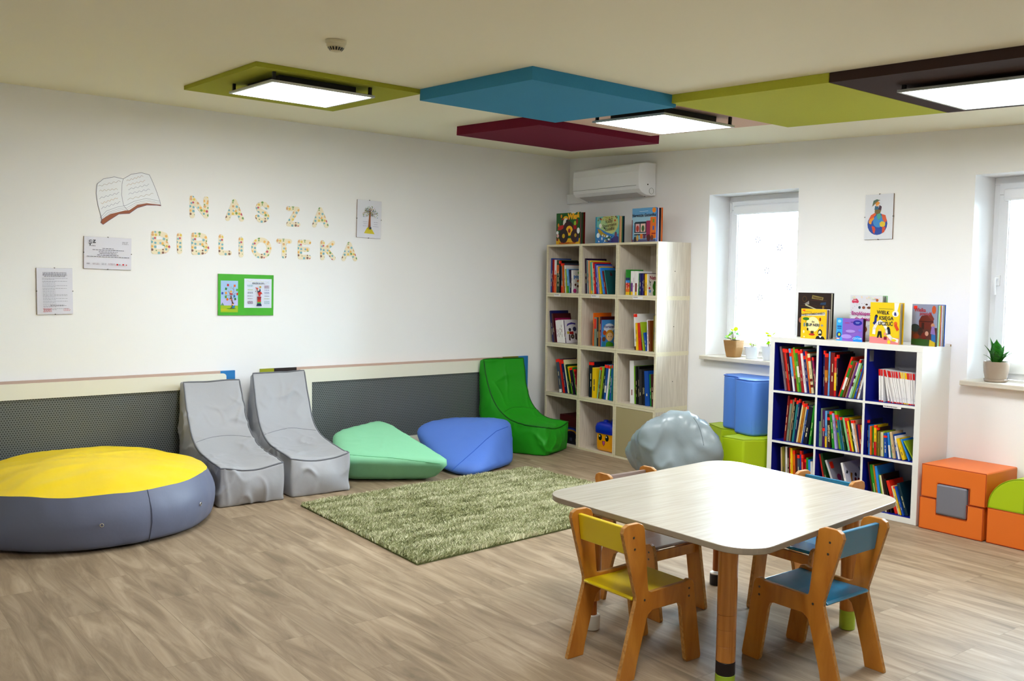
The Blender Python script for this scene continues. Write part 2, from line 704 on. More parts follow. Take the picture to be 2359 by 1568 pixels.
for i, (ya, yb, za, zb) in enumerate(WIN):
    n = 'window_%d' % (i + 1)
    fr = B()
    ring(fr, 0.25, 0.32, yb, ya, za, zb, 0.05, M_WHITE)
    o = struct(fr.build(n, bevel=0.004))
    s = B()
    ring(s, 0.225, 0.30, yb + 0.042, ya - 0.042, za + 0.042, zb - 0.042, 0.072, M_WHITE)
    s.build('window_sash', o, bevel=0.006)
    g = B().box(0.262, 0.268, yb + 0.10, ya - 0.10, za + 0.10, zb - 0.10, M_GLASS)
    g.build('glass_pane', o)
    # roller blind cassette over the top of the sash, with side guides
    c = B().box(0.185, 0.228, yb + 0.085, ya - 0.085, zb - 0.155, zb - 0.08, M_WHITE)
    c.build('blind_cassette', o, bevel=0.014, seg=4)
    c = B()
    for yy in (yb + 0.097, ya - 0.109):
        c.box(0.214, 0.228, yy, yy + 0.012, za + 0.10, zb - 0.15, M_WHITE)
    c.build('blind_guide', o)
    if i == 0:
        hg = B()
        for zz in (zb - 0.13, za + 0.12):
            hg.lathe([(0.008, 0), (0.008, 0.075)], M_WHITE, Matrix.Translation((0.222, ya - 0.036, zz)), n=10)
        hg.build('hinge', o)
    else:
        hd = B()
        hd.box(0.214, 0.226, ya - 0.075, ya - 0.05, 1.50, 1.565, M_WHITE)
        hd.tube([(0.215, ya - 0.0625, 1.545), (0.18, ya - 0.0625, 1.545), (0.172, ya - 0.0625, 1.53), (0.175, ya - 0.066, 1.44)],
                0.0085, M_WHITE)
        hd.build('window_handle', o, smooth='angle', bevel=0.003)
    sl = B().box(-0.062, 0.25, yb - 0.02 - (0.03 if i else 0.015), ya + 0.015, za - 0.03, za, M_SILL)
    sl.build('window_sill', o, bevel=0.004)

# snowflake decals on the first window
M_SNOW = leaf_material('frosted_decal_film', 'd4d9ec', 0.03)


def snowflake(px, py, s, label):
    p = on_right_wall(px, py, 0.2605)
    bb = B()
    for k in range(6):
        a = k * math.pi / 3 + 0.2
        d = Vector((0, math.cos(a), math.sin(a)))
        q = Vector((0, -d.z, d.y))
        bb.add([d * 0.12 * s, d * 0.62 * s + q * 0.2 * s, d * 1.0 * s, d * 0.62 * s - q * 0.2 * s], [(0, 1, 2, 3)], M_SNOW)
        bb.add([d * 0.12 * s + Vector((.0006, 0, 0)), d * 0.62 * s + q * 0.2 * s + Vector((.0006, 0, 0)),
                d * 1.0 * s + Vector((.0006, 0, 0)), d * 0.62 * s - q * 0.2 * s + Vector((.0006, 0, 0))], [(3, 2, 1, 0)], M_SNOW)
    o = bb.build('snowflake_decal', None, Matrix.Translation(p))
    tag(o, label, 'decal', 'snowflake decals on the window')


snowflake(1746, 552, .036, 'pale snowflake decal on the window glass, highest of the five')
snowflake(1796, 570, .036, 'pale snowflake decal on the window glass, second highest, right of the top one')
snowflake(1767, 623, .036, 'pale snowflake decal in the middle of the window glass')
snowflake(1818, 661, .034, 'faint snowflake decal nearest the right edge of the window glass')
snowflake(1751, 685, .034, 'faint snowflake decal on the window glass, lowest of the five')

# ---------------------------------------------------------------- ceiling panels and lights
CN = Vector((-TA, -TB, 1)).normalized()


def ceil_matrix(x, y, drop=0.0):
    """local frame lying on the sloping ceiling, z up, origin at (x, y)"""
    ex = Vector((1, 0, TA)).normalized()
    ey = CN.cross(ex)
    o = Vector((x, y, ceil_z(x, y) - drop))
    return Matrix(((ex.x, ey.x, CN.x, o.x), (ex.y, ey.y, CN.y, o.y), (ex.z, ey.z, CN.z, o.z), (0, 0, 0, 1)))


def ceiling_panel(x0, x1, y0, y1, t, hexc, label):
    m = mat('felt_' + hexc, hexc, 0.9, 0.15, noise_amt=0.07, noise_scale=140)
    cx, cy = (x0 + x1) / 2, (y0 + y1) / 2
    w, d = (x1 - x0) / 2, (y1 - y0) / 2
    o = B().box(-w, w, -d, d, -t, -0.0005, m).build('acoustic_panel', None, ceil_matrix(cx, cy))
    return tag(o, label, 'ceiling panel', 'square coloured panels on the ceiling')


ceiling_panel(-3.95, -2.945, -2.113, -.965, .025, 'b2b350', 'thin olive green square ceiling panel left of the blue one, holding a light')
ceiling_panel(-2.96, -1.935, -3.17, -2.115, .066, '5c9fbe', 'thick blue square ceiling panel in the middle of the row')
ceiling_panel(-1.925, -.80, -1.94, -.95, .066, '85304a', 'dark wine red square ceiling panel below the blue one')
ceiling_panel(-1.93, -.895, -3.135, -1.945, .02, 'ddc4b4', 'thin dusty pink ceiling panel behind the middle light')
ceiling_panel(-1.97, -.89, -4.175, -3.14, .047, 'c2c45c', 'yellow green square ceiling panel between the blue and the brown ones')
ceiling_panel(-1.97, -.89, -5.22, -4.178, .047, '5a4a46', 'dark brown square ceiling panel at the right edge, holding a light')

M_ALU = mat('satin_aluminium', 'c9ccc8', 0.35, 0.5, metal=0.6)


def ceiling_light(x, y, base, label, s=0.31, group='square lit panel lights on the ceiling'):
    t = thing('ceiling_light', label, 'ceiling light', ceil_matrix(x, y), group=group)
    B().box(-s * .74, s * .74, -s * .74, s * .74, -.066, -base - .0005, M_DARK).build('housing', t)
    f = B()
    f.box(-s, s, -s, -s + .016, -.082, -.070, M_ALU)
    f.box(-s, s, s - .016, s, -.082, -.070, M_ALU)
    f.box(-s, -s + .016, -s + .016, s - .016, -.082, -.070, M_ALU)
    f.box(s - .016, s, -s + .016, s - .016, -.082, -.070, M_ALU)
    f.box(-s + .01, s - .01, -s + .01, s - .01, -.070, -.0665, M_DARK)
    f.build('frame', t)
    B().box(-s + .016, s - .016, -s + .016, s - .016, -.0815, -.0745, M_LAMP).build('diffuser', t)
    for (a, c) in ((-1, -1), (-1, 1), (1, -1), (1, 1)):
        q = B()
        q.box(a * s * .93 - .008, a * s * .93 + .008, c * s * .93 - .008, c * s * .93 + .008, -.070, -base - .0005, M_DARK)
        q.build('bracket', t)
    return t


ceiling_light(-3.535, -1.755, .025, 'square lit ceiling light under the olive green panel')
ceiling_light(-1.56, -2.71, .02, 'square lit ceiling light under the pink panel beside the blue one')
ceiling_light(-1.43, -4.70, .047, 'square lit ceiling light under the dark brown panel at the right edge')
# unseen fitting of the same kind, added to brighten the near part
ceiling_light(-3.9, -5.2, .0, 'added unseen ceiling light over the near part of the room', group='added ceiling lights out of view')

# smoke detector
M_DET = mat('detector_plastic', 'dcd6bc', 0.45, 0.4)
t = thing('smoke_detector', 'round cream smoke detector on the ceiling above the olive green panel', 'smoke detector', ceil_matrix(-3.89, -2.9))
B().lathe([(.048, -.001), (.048, -.012), (.044, -.016)], M_DET, n=36).build('base', t, smooth='angle')
B().lathe([(.043, -.016), (.042, -.027), (.038, -.030), (.022, -.048), (.010, -.052)], M_DET, n=36).build('sensor_head', t, smooth='angle')
g = B()
for k in range(16):
    a = 2 * math.pi * k / 16
    c, s_ = math.cos(a), math.sin(a)
    p0, p1 = Vector((.0378 * c, .0378 * s_, -.0325)), Vector((.0262 * c, .0262 * s_, -.0455))
    q = Vector((-s_, c, 0)) * .0042
    off = Vector((c, s_, -1)) * .0008
    g.add([p0 - q + off, p0 + q + off, p1 + q * .8 + off, p1 - q * .8 + off], [(0, 1, 2, 3)], M_DARK)
g.build('vent_slots', t)

# ---------------------------------------------------------------- radiator covers on the left wall
M_PERF = perforated_material()
M_MAUVE = mat('mauve_laminate', 'cbb6aa', .5, .4)
M_PBLUE = mat('blue_laminate', '3f92c8', .5, .4)
M_PLIME = mat('lime_laminate', 'a9ad26', .5, .4)
M_PBROWN = mat('brown_laminate', '3c2c2a', .5, .4)
M_POLIVE = mat('olive_laminate', '8a8420', .5, .4)


def rounded_band(x0, x1, z0, z1, r, left, right, n=8):
    """board outline with its top corner rounded at the chosen ends"""
    p = [(x0, z0), (x1, z0)]
    if right:
        p += [(x1 - r + r * math.cos(a), z1 - r + r * math.sin(a)) for a in [math.pi / 2 * i / n for i in range(n + 1)]]
    else:
        p += [(x1, z1)]
    if left:
        p += [(x0 + r - r * math.sin(a), z1 - r + r * math.cos(a)) for a in [math.pi / 2 * i / n for i in range(n + 1)]]
    else:
        p += [(x0, z1)]
    return p


WL = frame((0, 0, 0), (1, 0, 0), (0, 0, 1))       # local x right, y up, z out of the left wall


def radiator_cover(x0, x1, bx0, bx1, strips, label, left, right):
    t = thing('radiator_cover', label, 'radiator cover', group='perforated radiator covers along the left wall')
    bb = B()
    for (a, c, m) in strips:
        bb.box(a, c, -.018, -.0008, .003, .791, m)
    bb.build('backing_board', t)
    fm = WL
    f = B()
    f.prism(rounded_band(x0, x1, .672, .776, .022, left, right), .05, .068, M_CREAM, fm)
    f.box(x0, x1, -.068, -.05, .065, .165, M_CREAM)
    if left:
        f.box(x0, x0 + .105, -.068, -.05, .165, .672, M_CREAM)
    if right:
        f.box(x1 - .105, x1, -.068, -.05, .165, .672, M_CREAM)
    f.build('front_frame', t)
    s_ = B()
    s_.box(x0 + .01, x1 - .01, -.05, -.018, .745, .762, M_CREAM)
    if left:
        s_.box(x0 + .01, x0 + .026, -.05, -.018, .065, .745, M_CREAM)
    if right:
        s_.box(x1 - .026, x1 - .01, -.05, -.018, .065, .745, M_CREAM)
    s_.build('side_board', t)
    B().box(x0 + (.09 if left else .0), x1 - (.09 if right else .0), -.051, -.047, .155, .69, M_PERF).build('perforated_panel', t)
    return t


radiator_cover(-7.2, -3.365, -7.3, -3.28, [(-7.3, -3.391, M_MAUVE), (-3.391, -3.28, M_PBLUE)],
               'radiator cover with dark perforated panel behind the yellow topped pouf', False, True)
radiator_cover(-2.785, -.72, -3.08, -.488,
               [(-3.081, -2.972, M_PLIME), (-2.972, -2.786, M_PBROWN), (-2.786, -.782, M_MAUVE), (-.782, -.60, M_POLIVE), (-.60, -.488, M_PBLUE)],
               'radiator cover with grey perforated panel behind the mint and blue bean bags', True, True)

# ---------------------------------------------------------------- air conditioner
t = thing('air_conditioner', 'white wall air conditioner in the corner above the tall beige bookcase', 'air conditioner', frame((0, 0, 0), (0, -1, 0), (0, 0, 1)))
# side profile in (distance from wall, z), extruded along the wall
prof = [(0.002, 2.225), (.06, 2.222), (.12, 2.228), (.17, 2.248), (.197, 2.275), (.205, 2.31), (.207, 2.42), (.200, 2.475), (.185, 2.490), (.12, 2.500), (.002, 2.502)]
AM = Matrix(((0, 0, 1, 0), (0, 1, 0, 0), (1, 0, 0, 0), (0, 0, 0, 1)))      # (d, z, along) -> (along, z, d) in the thing's frame
AC0, AC1 = .285, 1.135
B().prism([(x, y) for x, y in prof], AC0, AC1, M_WHITE, AM).build('casing', t, bevel=.006, seg=3)
M_ACG = mat('ac_grey_line', '8f9492', .5, .4)
g = B()
g.prism([(.2072, 2.302), (.2082, 2.302), (.2082, 2.3045), (.2072, 2.3045)], AC0 + .01, AC1 - .03, M_ACG, AM)
g.build('panel_seam', t)
M_FLAP = mat('ac_flap_plastic', 'c4c2c2', .35, .45)
B().prism([(.085, 2.2185), (.175, 2.247), (.1765, 2.2425), (.0865, 2.214)], AC0 + .06, AC1 - .05, M_FLAP, AM).build('air_flap', t, bevel=.002)
g = B()
g.prism([(.076, 2.2195), (.084, 2.2215), (.084, 2.2185), (.076, 2.2165)], AC0 + .06, AC1 - .05, M_DARK, AM)
g.build('outlet_slot', t)
q = B()
ci = [(.055 + .026 * math.cos(a), 2.262 + .026 * math.sin(a), AC1 + .001) for a in [2 * math.pi * i / 24 for i in range(24)]]
q.tube(ci, .0012, M_ACG, n=6, M=AM, closed=True)
q.lathe([(.006, 0), (.006, .002)], M_DARK, AM @ Matrix.Translation((.10, 2.315, AC1)), n=12)
q.build('side_cap', t)
tag(B().box(.004, .30, 2.212, 2.303, .0008, .035, M_WALL).build('cable_duct', None, frame((0, 0, 0), (0, -1, 0), (0, 0, 1)), bevel=.003),
    'white cable duct running from the corner to the air conditioner', 'cable duct')

# ---------------------------------------------------------------- wall pictures
M_FRAMEG = mat('picture_glass_face', 'd6d6de', .12, .6)
rnd = random.Random(4)


def clip_frame(name, M, w, h, base, shapes, label, cat, clips=True):
    """frameless glass picture: board, print, glass glare comes from the glossy face"""
    t = thing(name, label, cat, M)
    B().box(0, w, 0, h, .0008, .008, mat('hardboard_back', '9a7a58', .7, .3)).build('back_board', t)
    m = mat('glossy_paper_' + base, base, .12, .5)
    B().box(0.0005, w - .0005, 0.0005, h - .0005, .008, .0105, m).build('sheet', t)
    if shapes:
        art(t, 'printed_picture', shapes, w, h, .0106)
    if clips:
        for (cx, cy) in ((w / 2, 0), (w / 2, h), (0, h / 2), (w, h / 2)):
            B().box(cx - .003, cx + .003, cy - .003, cy + .003, .001, .0122, M_STEEL).build('clip', t)
    return t


def textlines(x0, x1, y0, y1, n, c, th, centre=True, ragged=.35):
    out = []
    for i in range(n):
        y = y1 + (y0 - y1) * i / max(1, n - 1)
        half = (x1 - x0) / 2 * (1 - rnd.random() * ragged)
        cx = (x0 + x1) / 2 if centre else x0 + half
        for a, b_, yy in squiggle(cx - half, cx + half, y, rnd):
            out.append(('rect', a, yy - th / 2, b_, yy + th / 2, c))
    return out


def place_on_left(pts):
    """lower-left origin, width, height and tilt from the four corners on the wall"""
    P = [on_left_wall(*p) for p in pts]      # order: tl, tr, br, bl
    bl, br, tl = P[3], P[2], P[0]
    r_ = (br - bl).normalized()
    w = (((br - bl).length) + (P[1] - P[0]).length) / 2
    h = ((P[0] - P[3]).length + (P[1] - P[2]).length) / 2
    u_ = Vector((-r_.z, 0, r_.x))
    return frame(bl, r_, u_), w, h


M_, w_, h_ = place_on_left([(81, 617.5), (165, 616.5), (167, 723), (85, 724)])
sh = textlines(.16, .84, .82, .90, 4, '83838f', .012, True, .15)
y = .80
for n_, s_ in ((2, .0), (2, .0), (1, .4), (2, .0), (2, .1), (1, .25), (1, .4), (3, .0), (2, .0), (2, .0), (1, .0), (2, .1), (2, .0)):
    for k in range(n_):
        y -= .024
        sh += textlines(.15, .86 - (.35 if k == n_ - 1 else s_ * .3), y, y, 1, 'a2a2ae', .008, False, .05)
    y -= .012
sh += textlines(.32, .74, .185, .20, 2, '83838f', .009, True, .1)
sh += textlines(.13, .38, .06, .125, 5, 'c8707c', .010, True, .2) + textlines(.68, .9, .08, .12, 3, 'd08890', .008, True, .3)
clip_frame('framed_notice', M_, w_, h_, 'e6e6ee', sh, 'portrait notice sheet dense with small print, lowest at the far left', 'framed notice')

M_, w_, h_ = place_on_left([(191, 545), (302, 548), (300, 622), (192, 618)])
sh = [('text', 'C', .125, .85, .085, '8a8a92', 0, .004), ('text', 'Z', .205, .85, .085, '303038', 0, .004), ('text', 'Y', .12, .745, .085, '18181c', 0, .004),
      ('disc', .165, .715, .010, '303038'), ('disc', .195, .715, .010, '18181c'), ('disc', .225, .715, .010, '6a7a8a')]
sh += textlines(.80, .94, .80, .87, 4, '9a9aa4', .010, False, .3)
for y, a, c_ in ((.645, .38, .62), (.595, .17, .84), (.54, .30, .70), (.49, .32, .68), (.44, .27, .72), (.385, .05, .95)):
    sh += textlines(a, c_, y, y, 1, '72727e', .015, True, .02)
for a, c_, col in ((.05, .13, '8a8a98'), (.17, .33, 'b8a8b0'), (.36, .46, 'a8a8b8'), (.50, .64, 'b8a0a8')):
    sh += textlines(a, c_, .145, .175, 2, col, .012, True, .1)
sh += [('rect', .675, .13, .71, .18, 'd8384c'), ('rect', .72, .14, .76, .165, '9a9aa8'), ('rect', .80, .135, .835, .18, 'd8384c'),
       ('disc', .885, .15, .013, 'c83044')]
clip_frame('framed_notice', M_, w_, h_, 'e6e6ee', sh, 'landscape framed notice with a black CZ Y logo below the drawn open book', 'framed notice')

M_, w_, h_ = place_on_left([(821, 460), (877, 463), (875, 550), (820, 546)])
sh = [('poly', [(.30, .12), (.36, .20), (.42, .27), (.50, .30), (.58, .27), (.66, .20), (.74, .11)], 'd8cc28'),
      ('poly', [(.46, .28), (.475, .45), (.49, .66), (.53, .84), (.555, .66), (.56, .45), (.57, .28)], 'a8703c')]
for k in range(9):
    a = .35 + k * .31
    sh.append(('line', [(.52, .56 + .02 * k), (.52 + .27 * math.cos(a), .60 + .20 * math.sin(a))], .006, '9a6a40'))
for k in range(130):
    a, r_ = rnd.uniform(-.3, math.pi + .3), rnd.uniform(.06, .31)
    sh.append(('disc', .52 + r_ * math.cos(a), .60 + r_ * .78 * math.sin(a), rnd.uniform(.008, .016),
               rnd.choice(['8aa84c', 'c8a840', '6a9ab8', 'c86848', 'a8b860', '5a8a5a', '384858'])))
sh += [('text', 'Każdy dzień', .32, .40, .055, '9a8aa8'), ('text', 'czyta', .30, .34, .055, '9a8aa8'), ('text', 'książki', .72, .39, .055, '9a8aa8'),
       ('text', 'moje', .72, .33, .055, '9a8aa8'), ('disc', .51, .26, .05, '4a3a4a'), ('disc', .49, .27, .02, '6a9a4a')]
sh = [s_ for s_ in sh if s_[0] != 'text'] + textlines(.2, .42, .31, .42, 3, '9a90a8', .008) + textlines(.62, .84, .31, .42, 3, '9a90a8', .008)
clip_frame('framed_tree_picture', M_, w_, h_, 'e4e5ec', sh, 'small framed picture of a leafy tree on a yellow hill, right of the letters', 'picture')

# green board with two sheets
M_, w_, h_ = place_on_left([(503, 631), (630, 633), (629, 726), (501, 726)])
t = thing('green_poster_board', 'bright green landscape board with two printed sheets below the letters', 'poster', M_)
B().box(0, w_, 0, h_, .0008, .008, mat('hardboard_back', '9a7a58', .7, .3)).build('back_board', t)
B().box(0, w_, 0, h_, .008, .0105, mat('green_card', '66bf50', .25, .5, noise_amt=.12, noise_scale=9)).build('green_card', t)
ax, aw, ah, ay = .045 * w_, .305 * w_, .765 * h_, .075 * h_
sh = [('rect', 0, 0, 1, 1, 'b6d0ec'), ('rect', 0, 0, 1, .42, 'c8c8ec'), ('rect', 0, 0, 1, .215, 'b0c838'), ('disc', .2, .08, .25, 'c8c828', .06),
      ('disc', .62, .115, .28, '6aa830', .03), ('poly', [(0, .215), (.1, .31), (.2, .215)], '7aa090'),
      ('poly', [(.50, .12), (.62, .16), (.64, .30), (.57, .45), (.54, .53), (.62, .53), (.66, .42), (.72, .30), (.70, .16), (.85, .12)], '8a5a48')]
for p in ([(.58, .52), (.25, .55)], [(.58, .54), (.42, .68)], [(.62, .54), (.76, .66)], [(.76, .66), (.74, .80)], [(.62, .53), (.85, .60)], [(.62, .42), (.72, .46)],
          [(.74, .72), (.62, .78)]):
    sh.append(('line', p, .010, '9a8a88'))
for x, y, c_ in ((.41, .86, 'd04048'), (.80, .84, 'e88438'), (.30, .74, '3a9450'), (.94, .71, '6cc040'), (.09, .60, '5468c0'), (.30, .61, 'e8a848'),
                 (.96, .58, 'd84840'), (.78, .51, '2c88b8'), (.29, .49, '6ca830'), (.38, .41, 'e88428'), (.83, .42, '3a9050'), (.58, .78, 'b8c8d0')):
    a = rnd.uniform(-.5, .5)
    q = [(x + .075 * math.cos(a + k * math.pi / 2 + .78), y + .04 * math.sin(a + k * math.pi / 2 + .78) * 1.3) for k in range(4)]
    sh.append(('poly', q, c_))
sh += [('disc', .585, .65, .07, 'e8b838'), ('disc', .585, .635, .05, 'f0c8a0'), ('rect', .50, .56, .68, .60, 'c83840'), ('disc', .56, .43, .055, '40283a'),
       ('disc', .565, .405, .045, 'e0a888'), ('disc', .70, .275, .06, '28283a'), ('disc', .69, .25, .05, 'f0c098'), ('poly', [(.66, .13), (.66, .2), (.82, .22), (.80, .14)], '3098b8')]
B().box(0, aw, 0, ah, .0105, .0109, cmat('white')).build('picture_sheet', t, Matrix.Translation((ax, ay, 0)))
art(t, 'book_tree_print', sh, aw, ah, .0110, Matrix.Translation((ax, ay, 0)))
ax, aw, ah, ay = .462 * w_, .50 * w_, .715 * h_, .185 * h_
B().box(0, aw, 0, ah, .0105, .0109, cmat('white')).build('text_sheet', t, Matrix.Translation((ax, ay, 0)))
sh = [('rect', 0, 0, 1, 1, 'dfe5f2'), ('text', 'KSIĄŻKI SĄ DO...', .5, .845, .062, '28486a', 0, .0025)]
sh.append(('line', [(.08 + .64 * i / 24, .91 + .018 * math.sin(i * 1.1)) for i in range(25)], .004, 'd8d8a0'))
for i in range(12):
    sh.append(('disc', rnd.uniform(.72, .95), rnd.uniform(.85, .95), .008, rnd.choice(['d8c880', 'a8c8c8', 'c8c0e0'])))
for y, n_, c_ in ((.74, 2, '7ab8c0'), (.60, 1, 'b8c848'), (.50, 2, '8a90a8'), (.39, 1, '8a90b0'), (.30, 1, 'b090a8'), (.17, 3, '9a7090')):
    for k in range(n_):
        sh += textlines(.10, .32, y + .035 * (n_ / 2 - k), y + .035 * (n_ / 2 - k), 1, c_, .018, True, .25)
for y, n_, c_ in ((.71, 3, 'a87898'), (.60, 1, '8a90b8'), (.50, 2, '8a90b8'), (.39, 1, '8088a0'), (.30, 1, 'b0b860'), (.17, 3, '90b8c0')):
    for k in range(n_):
        sh += textlines(.70, .92, y + .035 * (n_ / 2 - k), y + .035 * (n_ / 2 - k), 1, c_, .018, True, .25)
sh += [('rect', .45, .35, .60, .39, 'a82848'), ('rect', .46, .28, .59, .35, 'a83830'), ('rect', .46, .21, .59, .28, 'd04c38'), ('rect', .46, .17, .59, .21, '8cb838'),
       ('rect', .45, .14, .59, .17, '2c8888'), ('poly', [(.42, .065), (.62, .065), (.60, .14), (.45, .14)], '1c3468'),
       ('poly', [(.52, .40), (.56, .40), (.58, .47), (.63, .50), (.64, .47), (.60, .55), (.52, .58), (.47, .53)], 'd04030'),
       ('poly', [(.43, .56), (.50, .58), (.57, .62), (.55, .68), (.58, .58), (.50, .53)], '24406c'),
       ('poly', [(.37, .71), (.49, .68), (.46, .62)], 'd04030'), ('disc', .49, .62, .02, 'f0d0b0'), ('disc', .56, .72, .035, 'd8b848'), ('disc', .39, .57, .015, '445a5a')]
art(t, 'reading_figure_print', sh, aw, ah, .0110, Matrix.Translation((ax, ay, 0)))

# globe picture on the right wall
P = [on_right_wall(*p) for p in ((1990.5, 450), (2058, 447), (2057, 550), (1992.5, 552))]
bl = P[3]
w_, h_ = (P[2] - P[3]).length, (P[0] - P[3]).length
sh = []
gy, gr = .36, .355
sh += [('disc', .46, gy - .02, gr, '2f5fae'), ('disc', .50, gy + .04, .20, '4c9ad0')]
for pts, c_ in (([(.14, .40), (.20, .47), (.32, .53), (.34, .46), (.26, .40), (.24, .34), (.17, .35)], 'e8a828'),
                ([(.15, .44), (.22, .54), (.38, .60), (.40, .54), (.30, .48)], 'e07030'),
                ([(.26, .30), (.36, .28), (.40, .22), (.36, .12), (.31, .17)], 'd86030'),
                ([(.42, .56), (.54, .60), (.60, .50), (.50, .42), (.44, .48)], '5cb0a0'),
                ([(.60, .56), (.74, .53), (.80, .40), (.72, .36), (.64, .44)], 'd87038'),
                ([(.54, .36), (.62, .40), (.74, .37), (.74, .30), (.66, .26), (.56, .29)], 'e0c838'),
                ([(.64, .28), (.76, .27), (.72, .16), (.64, .13)], 'd86838')):
    sh.append(('poly', pts, c_))
sh += [('poly', [(.35, .60), (.42, .55), (.55, .58), (.58, .64), (.50, .70), (.36, .70)], '8a7838'),
       ('poly', [(.34, .66), (.36, .74), (.48, .74), (.50, .66)], '3c7890'),
       ('poly', [(.48, .66), (.52, .76), (.60, .72), (.58, .64)], '5a2a4a'), ('disc', .44, .77, .06, 'f0c8a8'), ('poly', [(.40, .74), (.36, .82), (.46, .84), (.54, .80), (.47, .77)], 'e0a030'),
       ('poly', [(.26, .74), (.30, .86), (.42, .89), (.54, .86), (.40, .84)], '5a7a68'), ('poly', [(.24, .72), (.50, .86), (.54, .88), (.36, .83)], '98804c')]
clip_frame('framed_globe_picture', frame(bl, (0, -1, 0), (0, 0, 1)), w_, h_, 'e2e4ea', sh,
           'framed picture of a child reading on top of a globe, between the windows', 'picture')

# drawn open book cut-out
Z1 = lambda x, y: on_left_wall(60 + x / 2.808, 370 + y / 2.808)
outl = [(460, 150), (500, 118), (570, 105), (628, 118), (680, 88), (745, 78), (797, 92), (815, 130), (840, 190), (865, 262), (872, 292), (845, 288),
        (780, 287), (720, 305), (668, 342), (600, 345), (545, 380), (498, 413), (482, 400), (490, 378), (465, 290), (452, 210)]
PO = [Z1(*p) for p in outl]
o0 = PO[-1].copy()
M_ = frame((o0.x, 0, o0.z), (1, 0, 0), (0, 0, 1))
loc = lambda x, y: ((Z1(x, y).x - o0.x), (Z1(x, y).z - o0.z))
t = thing('drawn_open_book', 'cut-out drawing of a large open book at the upper left of the wall', 'wall decoration', M_)
poly = [loc(*p) for p in outl][::-1]
B().prism(poly, .0008, .003, cmat('ebedf1')).build('paper_cutout', t)
ln = lambda pts, r_, c_: ('line', [loc(*p) for p in pts], r_, c_)
sh = [('poly', [loc(*p) for p in [(490, 378), (545, 345), (640, 322), (668, 320), (720, 285), (780, 275), (868, 285), (872, 294), (845, 290), (780, 289), (720, 307), (668, 342), (600, 347), (545, 382), (498, 413), (482, 400)]], 'a8683c'),
      ln(outl + [outl[0]], .0013, '70708a'), ln([(628, 118), (620, 150), (617, 220), (630, 290), (660, 325)], .0011, '70708a'),
      ln([(478, 370), (520, 325), (590, 300), (640, 290)], .0009, '8a8a9c'), ln([(640, 292), (700, 262), (780, 244), (862, 262)], .0009, '8a8a9c'),
      ln([(484, 378), (530, 335), (600, 310), (648, 302)], .0007, '9c9caa'), ln([(650, 305), (710, 272), (790, 255), (866, 275)], .0007, '9c9caa'),
      ln([(488, 384), (540, 342), (610, 318), (655, 312)], .0007, '9c9caa'), ln([(655, 315), (715, 282), (795, 264), (868, 284)], .0007, 'c0a490')]
for (xa, ya, xb, yb, c_) in ((468, 165, 612, 130, 'b8a8a0'), (474, 195, 592, 183, 'c0b0a0'), (472, 243, 602, 208, '9898b0'), (482, 278, 592, 240, 'c8a888'),
                             (485, 308, 608, 268, '9898b0'), (650, 130, 757, 98, 'c0a898'), (648, 158, 770, 130, 'c8b0a0'), (660, 185, 795, 155, 'a0a0b0'),
                             (662, 215, 800, 185, 'a0a0b8'), (655, 250, 822, 213, 'b8a898')):
    pts = [(xa + (xb - xa) * i / 24, ya + (yb - ya) * i / 24 + 5 * math.sin(i * 1.25 + xa)) for i in range(25)]
    sh.append(ln(pts, .0009, c_))
art(t, 'pen_drawing', sh, 1, 1, .0031, None, .00003)

# NASZA BIBLIOTEKA letters
M_OWL = owl_material()
LET = {
    'N': [[(0, 0), (0, 1), (.98, .02), (1, 1)]],
    'A': [[(0, 0), (.5, 1), (1, 0)], [(.2, .34), (.8, .34)]],
    'S': [[(.95, .82), (.75, .97), (.5, 1), (.2, .93), (.08, .76), (.2, .6), (.5, .51), (.82, .42), (.95, .25), (.8, .07), (.5, 0), (.2, .04), (.02, .2)]],
    'Z': [[(0.05, 1), (.95, 1), (.05, 0), (1, 0)]],
    'B': [[(0, 0), (0, 1), (.5, 1), (.82, .93), (.88, .77), (.8, .6), (.5, .53), (0, .53)], [(.5, .53), (.88, .45), (1, .27), (.88, .08), (.5, 0), (0, 0)]],
    'I': [[(.5, 0), (.5, 1)]],
    'L': [[(0, 1), (0, 0), (1, 0)]],
    'O': [[(.5 + .5 * math.sin(2 * math.pi * i / 22), .5 + .5 * math.cos(2 * math.pi * i / 22)) for i in range(23)]],
    'T': [[(0, 1), (1, 1)], [(.5, 1), (.5, 0)]],
    'E': [[(1, 1), (0, 1), (0, 0), (1, 0)], [(0, .52), (.85, .52)]],
    'K': [[(0, 0), (0, 1)], [(.95, 1), (.05, .45)], [(.3, .6), (1, 0)]],
}


def ribbon(bb, pts, r, z, m, zt):
    pts = [Vector((p[0], p[1])) for p in pts]
    for i in range(len(pts) - 1):
        a, q = pts[i], pts[i + 1]
        d = (q - a)
        if d.length < 1e-6:
            continue
        ang = math.atan2(d.y, d.x)
        out = []
        for k in range(9):
            t_ = ang - math.pi / 2 + math.pi * k / 8
            out.append((q.x + r * math.cos(t_), q.y + r * math.sin(t_)))
        for k in range(9):
            t_ = ang + math.pi / 2 + math.pi * k / 8
            out.append((a.x + r * math.cos(t_), a.y + r * math.sin(t_)))
        bb.prism(out, z, zt + i * .00004, m)


